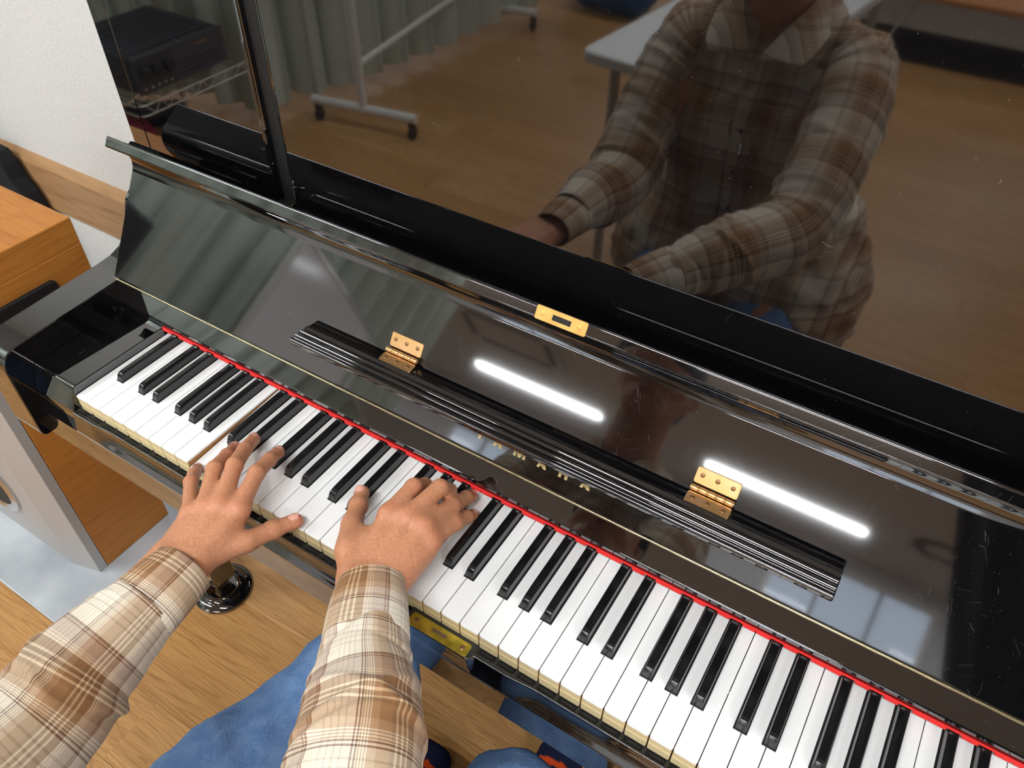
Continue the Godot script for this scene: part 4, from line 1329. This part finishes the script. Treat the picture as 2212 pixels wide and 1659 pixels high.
# ------------------------------------------------------------------ the room
func make_shell():
	var x0 := -5.2
	var x1 := 4.2
	var z0 := -0.68
	var z1 := 6.1
	var cx := (x0 + x1) / 2
	var cz := (z0 + z1) / 2
	var hm := (CEIL + FLOOR) / 2
	var hh := CEIL - FLOOR
	var b := boxm(Vector3(cx, FLOOR - 0.056, cz), Vector3(x1 - x0 + 0.4, 0.1, z1 - z0 + 0.4))
	var fl := struct("floor", b, M.plain_wall, "oak plank floor")
	var rng := RandomNumberGenerator.new()
	rng.seed = 4
	# boards one by one near the piano, whole sheets of the same oak farther off
	var kinds := []
	for k in 6: kinds.append(plank_mesh(1.1493, 0.1195, rng.randf() * 3.0, rng.randi_range(0, 40)))
	# rows in front of the grey sheet run the whole width; rows behind its edge stop at the sheet
	var z := 0.1715
	while z < 3.3:
		var x := -3.4 - rng.randf() * 1.1
		while x < 3.6:
			put("board", kinds[rng.randi_range(0, 5)], M.oak[rng.randi_range(0, 2)], fl, Vector3(x + 0.575, FLOOR, z))
			x += 1.15
		z += 0.12
	for k in 7:
		var x := -0.2195
		while x < 1.9:
			var l := 1.15 if x > -0.2 else rng.randf_range(0.4, 1.1)
			put("board", plank_mesh(l - 0.0007, 0.1195, rng.randf() * 3.0, rng.randi_range(0, 40)), M.oak[rng.randi_range(0, 2)], fl, Vector3(x + l / 2, FLOOR, 0.0515 - k * 0.12))
			x += l
	for q in [[x0, x1, z - 0.06, z1], [x0, -4.52, 0.1115, z - 0.06]]:
		var mb := MB.new()
		mb.flat(Vector3(q[0], FLOOR, q[2]), Vector3(q[1], FLOOR, q[2]), Vector3(q[1], FLOOR, q[3]), Vector3(q[0], FLOOR, q[3]), Vector3.UP, [Vector2(0, 0), Vector2(q[1] - q[0], 0), Vector2(q[1] - q[0], q[3] - q[2]), Vector2(0, q[3] - q[2])])
		put("far_boards", mb, M.oak[0], fl)
	struct("floor_sheet", boxm(Vector3((x0 - 0.22) / 2, FLOOR + 0.002, (z0 + 0.108) / 2), Vector3(-0.22 - x0, 0.0045, 0.108 - z0), 0.001), M.grey_sheet, "grey concrete-look vinyl sheet on the floor under the loudspeaker")
	struct("trim_2", boxm(Vector3((x0 - 0.22) / 2, FLOOR + 0.0018, 0.1095), Vector3(-0.22 - x0, 0.004, 0.004), 0.001), M.white_edge, "thin pale edge strip of the grey floor sheet")
	struct("ceiling", boxm(Vector3(cx, CEIL + 0.05, cz), Vector3(x1 - x0 + 0.4, 0.1, z1 - z0 + 0.4)), M.ceiling)
	struct("wall_front", boxm(Vector3(cx, hm, z0 - 0.05), Vector3(x1 - x0 + 0.4, hh, 0.1)), M.wallpaper, "white textured wall behind the piano")
	struct("wall_left", boxm(Vector3(x0 - 0.05, hm, cz), Vector3(0.1, hh, z1 - z0)), M.plain_wall)
	struct("wall_right", boxm(Vector3(x1 + 0.05, hm, cz), Vector3(0.1, hh, z1 - z0)), M.plain_wall)
	# wooden rail on the wall behind the piano
	b = MB.new()
	extrude_x(b, [Vector2(z0, -0.475), Vector2(z0 + 0.020, -0.475), Vector2(z0 + 0.0215, -0.4735), Vector2(z0 + 0.0215, -0.337), Vector2(z0 + 0.0195, -0.333), Vector2(z0 + 0.001, -0.3145), Vector2(z0, -0.3145)], x0, x1, 20.0)
	struct("trim_1", b, M.rail, "light brown wooden rail along the white wall")
	b = MB.new()
	cbox(b, Vector3(cx, -0.4825, z0 + 0.003), Vector3(x1 - x0, 0.015, 0.006), 0.001)
	struct("trim_3", b, M.plain_wall, "pale moulding under the wooden rail")
	# wall behind the player, with two windows
	var wins := [[-2.5, -1.25, 1.36], [0.74, 2.06, 1.63]]
	var y0 := 0.15
	var y1 := 1.63
	b = MB.new()
	var edges := [x0 - 0.2, wins[0][0], wins[0][1], wins[1][0], wins[1][1], x1 + 0.2]
	for k in [0, 2, 4]: cbox(b, Vector3((edges[k] + edges[k + 1]) / 2, hm, z1 + 0.06), Vector3(edges[k + 1] - edges[k], hh, 0.12))
	for w in wins:
		y1 = w[2]
		cbox(b, Vector3((w[0] + w[1]) / 2, (FLOOR + y0) / 2, z1 + 0.06), Vector3(w[1] - w[0], y0 - FLOOR, 0.12))
		cbox(b, Vector3((w[0] + w[1]) / 2, (CEIL + y1) / 2, z1 + 0.06), Vector3(w[1] - w[0], CEIL - y1, 0.12))
	struct("wall_back", b, M.plain_wall)
	var n := 1
	for w in wins:
		y1 = w[2]
		var o := Node3D.new()
		o.name = "window_%d" % n
		add_child(o)
		o.position = Vector3((w[0] + w[1]) / 2, (y0 + y1) / 2, z1 + 0.04)
		o.set_meta("kind", "structure")
		var hw: float = (w[1] - w[0]) / 2
		var hy := (y1 - y0) / 2
		for s in [-1.0, 1.0]:
			put("frame", boxm(Vector3(s * (hw - 0.025), 0, 0), Vector3(0.05, hy * 2, 0.05), 0.004), M.white_paint, o)
			put("frame", boxm(Vector3(0, s * (hy - 0.025), 0), Vector3(hw * 2 - 0.1, 0.05, 0.05), 0.004), M.white_paint, o)
		for f in [-0.34, 0.34]: put("mullion", boxm(Vector3(f * hw, 0, 0), Vector3(0.03, hy * 2 - 0.1, 0.04), 0.003), M.stage_grey, o)
		for f in [-0.67, 0.0, 0.67]: put("pane", boxm(Vector3(f * hw, 0, 0), Vector3(hw * 0.62, hy * 2 - 0.1, 0.004)), M.glass, o)
		n += 1
func plank_mesh(l: float, w: float, u0: float, v0: int) -> ArrayMesh:
	var b := MB.new()
	var e := 0.0004
	var o := Vector2(u0, v0 * 0.0273)
	var hl := l / 2
	var hw := w / 2
	b.flat(Vector3(-hl + e, 0, -hw + e), Vector3(hl - e, 0, -hw + e), Vector3(hl - e, 0, hw - e), Vector3(-hl + e, 0, hw - e), Vector3.UP, [o, o + Vector2(l, 0), o + Vector2(l, w), o + Vector2(0, w)])
	for s in [-1.0, 1.0]:
		b.flat(Vector3(-hl + e, 0, s * (hw - e)), Vector3(hl - e, 0, s * (hw - e)), Vector3(hl, -0.0004, s * hw), Vector3(-hl, -0.0004, s * hw), Vector3(0, 1, s), [o, o + Vector2(l, 0), o + Vector2(l, 0), o])
		b.flat(Vector3(s * (hl - e), 0, -hw + e), Vector3(s * (hl - e), 0, hw - e), Vector3(s * hl, -0.0004, hw), Vector3(s * hl, -0.0004, -hw), Vector3(s, 1, 0), [o, o, o, o])
		b.flat(Vector3(-hl, -0.0004, s * hw), Vector3(hl, -0.0004, s * hw), Vector3(hl, -0.006, s * hw), Vector3(-hl, -0.006, s * hw), Vector3(0, 0, s), [o, o, o, o])
		b.flat(Vector3(s * hl, -0.0004, -hw), Vector3(s * hl, -0.0004, hw), Vector3(s * hl, -0.006, hw), Vector3(s * hl, -0.006, -hw), Vector3(s, 0, 0), [o, o, o, o])
	return b.mesh()

func make_lights():
	var k := 0
	for z in [5.22, 3.10, 0.95]:
		for x in [-4.10, -1.53, 0.66, 2.85]:
			var where := ["above the far windows", "over the middle of the room", "above the piano bench"][[5.22, 3.10, 0.95].find(z)] as String
			var side := ["far left", "left of centre", "right of centre", "far right"][[-4.10, -1.53, 0.66, 2.85].find(x)] as String
			var t := thing("ceiling_light", "linear ceiling light %s, %s" % [where, side], "ceiling light", Vector3(x, CEIL, z), "linear ceiling lights")
			put("housing", boxm(Vector3(0, -0.012, 0), Vector3(1.29, 0.024, 0.16), 0.004), M.white_paint, t)
			put("diffuser", boxm(Vector3(0, -0.031, 0), Vector3(1.24, 0.014, 0.11), 0.004), M.tube_light, t)
			var a := AreaLight3D.new()
			a.name = "light"
			a.area_size = Vector2(1.24, 0.11)
			a.light_energy = 1.0 * LIGHT
			a.light_color = Color(0.97, 0.985, 1.0)
			a.rotation_degrees = Vector3(-90, 0, 0)
			a.position = Vector3(0, -0.040, 0)
			a.shadow_enabled = true
			t.add_child(a)
			k += 1

func cloth_wall(plan: Array, n: int, y0: float, y1: float, amp: float, wave: float, slant := 0.0) -> MB:
	var c := curve(plan, n)
	var rows := []
	var s := 0.0
	for i in n + 1:
		if i > 0: s += c[i].distance_to(c[i - 1])
		var t: Vector3 = (c[mini(i + 1, n)] - c[maxi(i - 1, 0)]).normalized()
		var out := Vector3(-t.z, 0, t.x)
		var row := []
		for k in 9:
			var f := k / 8.0
			var a := amp * (1.15 - 0.45 * f)
			var ph := s * TAU / wave + 0.35 * sin(s * 5.1)
			var d := (sin(ph) + 0.35 * sin(ph * 2.0 + 0.8)) * a
			row.append(c[i] + out * d + t * (sin(ph * 2.0) * a * 0.3 + slant * (f - 0.5) * (1.0 - float(i) / n)) + Vector3(0, lerpf(y0 + 0.006 * sin(s * 7.0), y1, f), 0))
		rows.append(row)
	var b := MB.new()
	b.grid(rows, false, Vector3.RIGHT + Vector3.FORWARD * 0.1)
	return b

func make_things():
	# loudspeaker beside the piano
	var t := thing("loudspeaker", "tall wooden loudspeaker with a silver front standing left of the piano", "loudspeaker", Vector3(-0.595, FLOOR + 0.0045, -0.148))
	var b := MB.new()
	cbox(b, Vector3(0, 0.3485, 0), Vector3(0.46, 0.697, 0.226), 0.0015)
	cbox(b, Vector3(0, 0.7220, 0.0165), Vector3(0.46, 0.050, 0.259), 0.0015)
	put("cabinet", b, M.speaker_wood, t)
	b = MB.new()
	# chamfered silver baffle standing proud of the cabinet
	var fr := []
	for q in [[0.230, 0.0], [0.230, 0.018], [0.160, 0.036], [-0.160, 0.036], [-0.230, 0.018], [-0.230, 0.0]]: fr.append(Vector2(q[0], q[1]))
	slab(b, fr, Vector3(0, 0.0, 0.1145), Vector3.RIGHT, Vector3.BACK, Vector3.UP, 0.696, 0.0)
	put("baffle", b, M.silver, t)
	for q in [[0.52, 0.125], [0.19, 0.105]]:
		b = MB.new()
		lathe(b, Vector3(-0.02, q[0], 0.1495), Vector3.BACK, [Vector2(q[1], 0.0), Vector2(q[1], 0.006), Vector2(q[1] - 0.012, 0.010), Vector2(q[1] - 0.020, 0.006)], 40)
		put("driver_ring", b, M.chrome, t)
		b = MB.new()
		lathe(b, Vector3(-0.02, q[0], 0.1515), Vector3.BACK, [Vector2(q[1] - 0.018, 0.004), Vector2(q[1] - 0.03, 0.006), Vector2(q[1] * 0.35, 0.001), Vector2(q[1] * 0.3, 0.006), Vector2(0.001, 0.014)], 40)
		put("driver_cone", b, M.rubber, t)
	b = MB.new()
	var ho := rounded_rect(0.125, 0.062, 0.010)
	slab(b, ho, Vector3(0.2303, 0.632, 0.017), Vector3.FORWARD, Vector3.UP, Vector3.RIGHT, 0.006, 0.002)
	var hd := put("handle", b, M.rubber, t)
	b = MB.new()
	slab(b, rounded_rect(0.105, 0.040, 0.008), Vector3(0.2364, 0.628, 0.017), Vector3.FORWARD, Vector3.UP, Vector3.RIGHT, 0.0004)
	put("recess", b, M.hole, hd)
	# dark case by the wall
	b = MB.new()
	var co := []
	for q in [[-1.90, -0.28], [-1.345, -0.30], [-1.327, -0.330], [-1.315, -0.372], [-1.285, -0.411], [-1.272, -0.450], [-1.275, -0.60], [-1.29, FLOOR + 0.0046], [-1.90, FLOOR + 0.0046]]: co.append(Vector2(q[0], q[1] - FLOOR - 0.0046))
	slab(b, co, Vector3.ZERO, Vector3.RIGHT, Vector3.UP, Vector3.BACK, 0.045, 0.004)
	var c := put("instrument_case", b, M.dark_cloth, self, Vector3(0, FLOOR + 0.0046, -0.645))
	tag(c, "black soft instrument case leaning on the wall rail behind the loudspeaker", "case")
	# wire rack with the amplifier
	t = thing("wire_rack", "chrome wire rack carrying a black amplifier in front of the curtain", "rack", Vector3(-1.735, FLOOR, 0.87))
	for x in [-0.215]:
		for z in [-0.235, 0.235]:
			b = MB.new()
			tube(b, [Vector3(x, 0.0, z), Vector3(x, 0.6, z), Vector3(x, 0.984, z)], 0.0125, 12)
			put("post", b, M.wire, t)
	for y in [0.314, 0.985]:
		var sh := Node3D.new()
		sh.name = "shelf"
		t.add_child(sh, true)
		sh.position = Vector3(0, y, 0)
		for yy in [0.0, -0.034]:
			b = MB.new()
			var ring := []
			for q in rounded_rect(0.46, 0.50, 0.03, 5): ring.append(Vector3(q.x, yy, q.y))
			ring.append(ring[0])
			tube(b, ring, 0.0032, 8, false)
			put("rim_wire", b, M.wire, sh)
		for z in 16:
			b = MB.new()
			tube(b, [Vector3(-0.228, -0.002, -0.225 + z * 0.03), Vector3(0.228, -0.002, -0.225 + z * 0.03)], 0.0022, 6)
			put("deck_wire", b, M.wire, sh)
		b = MB.new()
		var zig := []
		for k in 16: zig.append(Vector3(0.230, -0.001 if k % 2 == 0 else -0.033, -0.225 + k * 0.03))
		tube(b, zig, 0.0022, 6)
		put("zigzag_wire", b, M.wire, sh)
	t = thing("amplifier", "black karaoke amplifier with three large knobs on the wire rack", "amplifier", Vector3(-1.752, FLOOR + 0.3165, 0.865))
	put("case", boxm(Vector3(-0.01, 0.068, 0), Vector3(0.37, 0.118, 0.385), 0.003), M.amp_black, t)
	for k in 14: put("cooling_fin", boxm(Vector3(-0.165 + k * 0.024, 0.1295, 0), Vector3(0.012, 0.003, 0.34), 0.001), M.amp_panel, t)
	put("front_panel", boxm(Vector3(0.194, 0.068, 0), Vector3(0.012, 0.124, 0.39), 0.003), M.amp_panel, t)
	put("knob_panel", boxm(Vector3(0.2005, 0.066, -0.112), Vector3(0.004, 0.112, 0.155), 0.0015), M.amp_black, t)
	for k in 3:
		b = MB.new()
		lathe(b, Vector3(0.2015, 0.076, -0.157 + k * 0.048), Vector3.RIGHT, [Vector2(0.0205, 0), Vector2(0.0205, 0.008), Vector2(0.018, 0.018), Vector2(0.016, 0.020), Vector2(0.001, 0.020)], 24)
		put("knob", b, M.rubber, t)
	for k in 5:
		b = MB.new()
		lathe(b, Vector3(0.2015, 0.024, -0.170 + k * 0.027), Vector3.RIGHT, [Vector2(0.005, 0), Vector2(0.005, 0.002), Vector2(0.003, 0.003), Vector2(0.001, 0.003)], 12)
		put("jack", b, M.chrome, t)
	for r in 3:
		for k in 9: put("push_button", boxm(Vector3(0.2008, 0.028 + r * 0.017, -0.01 + k * 0.019), Vector3(0.003, 0.006, 0.013), 0.001), M.rubber, t)
	var tm := TextMesh.new()
	tm.text = "BetaSound"
	tm.font_size = 12
	tm.pixel_size = 0.0009
	tm.depth = 0.0004
	var w := put("lettering", tm, M.gold_print, t, Vector3(0.2008, 0.103, 0.09))
	w.rotation_degrees.y = 90
	t = thing("stage_monitor", "small black monitor speaker on the top shelf of the wire rack", "monitor speaker", Vector3(-1.66, FLOOR + 0.9885, 0.96))
	put("case", boxm(Vector3(0, 0.135, 0), Vector3(0.24, 0.27, 0.28), 0.012), M.amp_black, t)
	put("grille", boxm(Vector3(0.122, 0.135, 0), Vector3(0.006, 0.24, 0.25), 0.002), M.rubber, t)
	# crimson cloth bag and a dark lead under the rack
	b = MB.new()
	nets(b, [[Vector3(-1.92, FLOOR + 0.07, 0.76), Vector3(-1.85, FLOOR + 0.06, 0.80), 0.07, 0.06, 0.03], [Vector3(-1.99, FLOOR + 0.12, 0.80), Vector3(-2.02, FLOOR + 0.2, 0.83), 0.05, 0.03, 0.03]], 0.012, Color.WHITE, [], noise(6, 22.0, 2), 0.02)
	b.col = PackedColorArray()
	tag(put("cloth_bag", b, M.crimson, self), "crimson cloth bag lying on the floor under the wire rack", "bag")
	b = MB.new()
	nets(b, [[Vector3(-2.02, FLOOR + 0.045, 0.93), Vector3(-1.92, FLOOR + 0.045, 1.02), 0.05, 0.045, 0.03]], 0.012, Color.WHITE, [], noise(8, 22.0, 2), 0.02)
	b.col = PackedColorArray()
	tag(put("cable_coil", b, M.rubber, self), "dark heap of coiled cable on the floor under the wire rack", "cable")
	# curtain partition and the rolling whiteboard in front of it
	b = cloth_wall([Vector3(-1.36, 0, 2.95), Vector3(-1.44, 0, 2.1), Vector3(-1.52, 0, 1.62), Vector3(-1.63, 0, 1.42), Vector3(-1.60, 0, 1.26), Vector3(-1.72, 0, 1.20), Vector3(-1.98, 0, 1.19), Vector3(-2.14, 0, 1.06), Vector3(-2.26, 0, 0.72), Vector3(-2.34, 0, 0.2), Vector3(-2.36, 0, -0.3)], 330, FLOOR + 0.05, CEIL - 0.12, 0.038, 0.16)
	tag(put("curtain", b, M.curtain, self), "long grey green pleated curtain dividing the room", "curtain")
	b = MB.new()
	tube(b, curve([Vector3(-1.36, CEIL - 0.10, 2.98), Vector3(-1.44, CEIL - 0.10, 2.1), Vector3(-1.52, CEIL - 0.10, 1.62), Vector3(-1.63, CEIL - 0.10, 1.42), Vector3(-1.60, CEIL - 0.10, 1.26), Vector3(-1.72, CEIL - 0.10, 1.20), Vector3(-1.98, CEIL - 0.10, 1.19), Vector3(-2.14, CEIL - 0.10, 1.06), Vector3(-2.26, CEIL - 0.10, 0.72), Vector3(-2.34, CEIL - 0.10, 0.2), Vector3(-2.36, CEIL - 0.10, -0.32)], 60), 0.012, 8)
	tag(put("curtain_rail", b, M.white_paint, self), "white curtain rail under the ceiling along the grey green curtain", "rail")
	t = thing("whiteboard", "rolling whiteboard on a white T-foot frame in front of the curtain", "whiteboard", Vector3(-1.235, FLOOR, 1.42))
	t.rotation.y = -0.165 + PI
	var e := Vector3(0, 0, -1.30)
	for z in [0.0, -1.30]:
		b = MB.new()
		tube(b, [Vector3(-0.235, 0.085, z), Vector3(0.235, 0.085, z)], 0.019, 14)
		put("foot", b, M.white_paint, t)
		b = MB.new()
		tube(b, [Vector3(0, 0.085, z), Vector3(0, 1.55, z)], 0.016, 14)
		put("post", b, M.white_paint, t)
		for x in [-0.215, 0.215]:
			b = MB.new()
			lathe(b, Vector3(x - 0.011, 0.026, z), Vector3.RIGHT, [Vector2(0.001, 0), Vector2(0.022, 0), Vector2(0.026, 0.003), Vector2(0.026, 0.019), Vector2(0.022, 0.022), Vector2(0.001, 0.022)], 20)
			var cs := put("caster", b, M.rubber, t)
			put("fork", boxm(Vector3(x, 0.058, z), Vector3(0.030, 0.022, 0.022), 0.003), M.rubber, cs)
	b = MB.new()
	tube(b, [Vector3(0, 0.262, 0), Vector3(0, 0.262, -1.30)], 0.012, 12)
	put("crossbar", b, M.white_paint, t)
	put("board", boxm(Vector3(0, 1.13, -0.65), Vector3(0.018, 0.86, 1.25), 0.003), M.board, t)
	for y in [0.69, 1.57]: put("board_rim", boxm(Vector3(0, y, -0.65), Vector3(0.026, 0.02, 1.27), 0.003), M.chrome, t)
	# table behind the player
	t = thing("table", "white topped table standing behind the player", "table", Vector3(0.235, FLOOR, 1.52))
	t.rotation.y = 0.10
	b = MB.new()
	slab(b, rounded_rect(0.44, 1.20, 0.03, 5), Vector3(0, 0.690, 0), Vector3.RIGHT, Vector3.BACK, Vector3.UP, 0.028, 0.004)
	put("tabletop", b, M.white_plastic, t)
	for x in [-0.17, 0.17]:
		for z in [-0.50, 0.50]:
			b = MB.new()
			tube(b, [Vector3(x, 0.0, z), Vector3(x, 0.69, z)], 0.014, 12)
			put("leg", b, M.stage_grey, t)
	# blue bag, low cabinet with its lead
	b = MB.new()
	nets(b, [[Vector3(-1.18, FLOOR + 0.14, 3.22), Vector3(-0.90, FLOOR + 0.14, 3.20), 0.13, 0.13, 0.05], [Vector3(-1.18, FLOOR + 0.35, 3.24), Vector3(-0.90, FLOOR + 0.34, 3.22), 0.12, 0.12, 0.05]], 0.02, Color.WHITE, [], noise(31, 7.0, 2), 0.02)
	for k in b.v.size(): b.v[k].y = maxf(b.v[k].y, FLOOR + 0.001)
	b.col = PackedColorArray()
	tag(put("storage_bag", b, M.blue_cloth, self), "large blue cloth bag on the floor beyond the whiteboard", "bag")
	t = thing("low_cabinet", "long low grey cabinet with a dark plinth and a brown wooden top behind the player", "cabinet", Vector3(1.15, FLOOR, 3.62))
	put("plinth", boxm(Vector3(0, 0.077, 0.01), Vector3(2.05, 0.154, 0.50), 0.003), M.dark_cloth, t)
	put("body", boxm(Vector3(0, 0.220, 0), Vector3(2.10, 0.132, 0.54), 0.003), M.stage_grey, t)
	put("top", boxm(Vector3(0, 0.296, 0), Vector3(2.12, 0.020, 0.56), 0.003), M.speaker_wood, t)
	b = MB.new()
	tube(b, curve([Vector3(0.40, -0.42, 3.32), Vector3(0.395, -0.50, 3.325), Vector3(0.36, -0.62, 3.31), Vector3(0.33, -0.70, 3.29), Vector3(0.25, FLOOR + 0.007, 3.22), Vector3(0.05, FLOOR + 0.007, 3.2)], 30), 0.006, 8)
	tag(put("power_lead", b, M.stage_grey, self), "grey power lead hanging down the front of the low cabinet", "cable")
	# dark curtain to the right, behind the player
	b = cloth_wall([Vector3(1.66, 0, 3.05), Vector3(1.95, 0, 3.02), Vector3(2.4, 0, 3.05), Vector3(3.0, 0, 3.0)], 120, FLOOR + 0.03, CEIL - 0.04, 0.03, 0.14, -0.55)
	tag(put("blackout_curtain", b, M.dark_cloth, self), "black pleated blackout curtain hanging at the right behind the player", "curtain")
	# ceiling fittings
	var n := 0
	for q in [[-3.0, 4.1, 0.20], [1.76, 5.02, 0.20]]:
		t = thing("ceiling_speaker", ["round ceiling speaker with a dark rim over the left part of the room", "round ceiling speaker with a dark rim near the right window"][n], "ceiling speaker", Vector3(q[0], CEIL, q[1]), "round ceiling speakers")
		b = MB.new()
		lathe(b, Vector3.ZERO, Vector3.DOWN, [Vector2(q[2], 0.0), Vector2(q[2], 0.012), Vector2(q[2] - 0.03, 0.018), Vector2(q[2] - 0.075, 0.008)], 40)
		put("rim", b, mat(Color8(44, 44, 44), 0.5), t)
		b = MB.new()
		lathe(b, Vector3.ZERO, Vector3.DOWN, [Vector2(q[2] - 0.07, 0.007), Vector2(0.06, 0.010), Vector2(0.001, 0.010)], 40)
		put("grille", b, M.ceiling, t)
		n += 1
	t = thing("air_conditioner", "flat ceiling air conditioner with a dark slot left of the middle lights", "air conditioner", Vector3(-1.55, CEIL, 4.25))
	put("panel", boxm(Vector3(0, -0.02, 0), Vector3(0.86, 0.04, 0.62), 0.008), M.ceiling, t)
	for z in [-0.23, 0.23]: put("slot", boxm(Vector3(0, -0.041, z), Vector3(0.64, 0.004, 0.055), 0.001), M.rubber, t)
	for x in [-0.36, 0.36]: put("slot", boxm(Vector3(x, -0.041, 0), Vector3(0.055, 0.004, 0.36), 0.001), M.rubber, t)
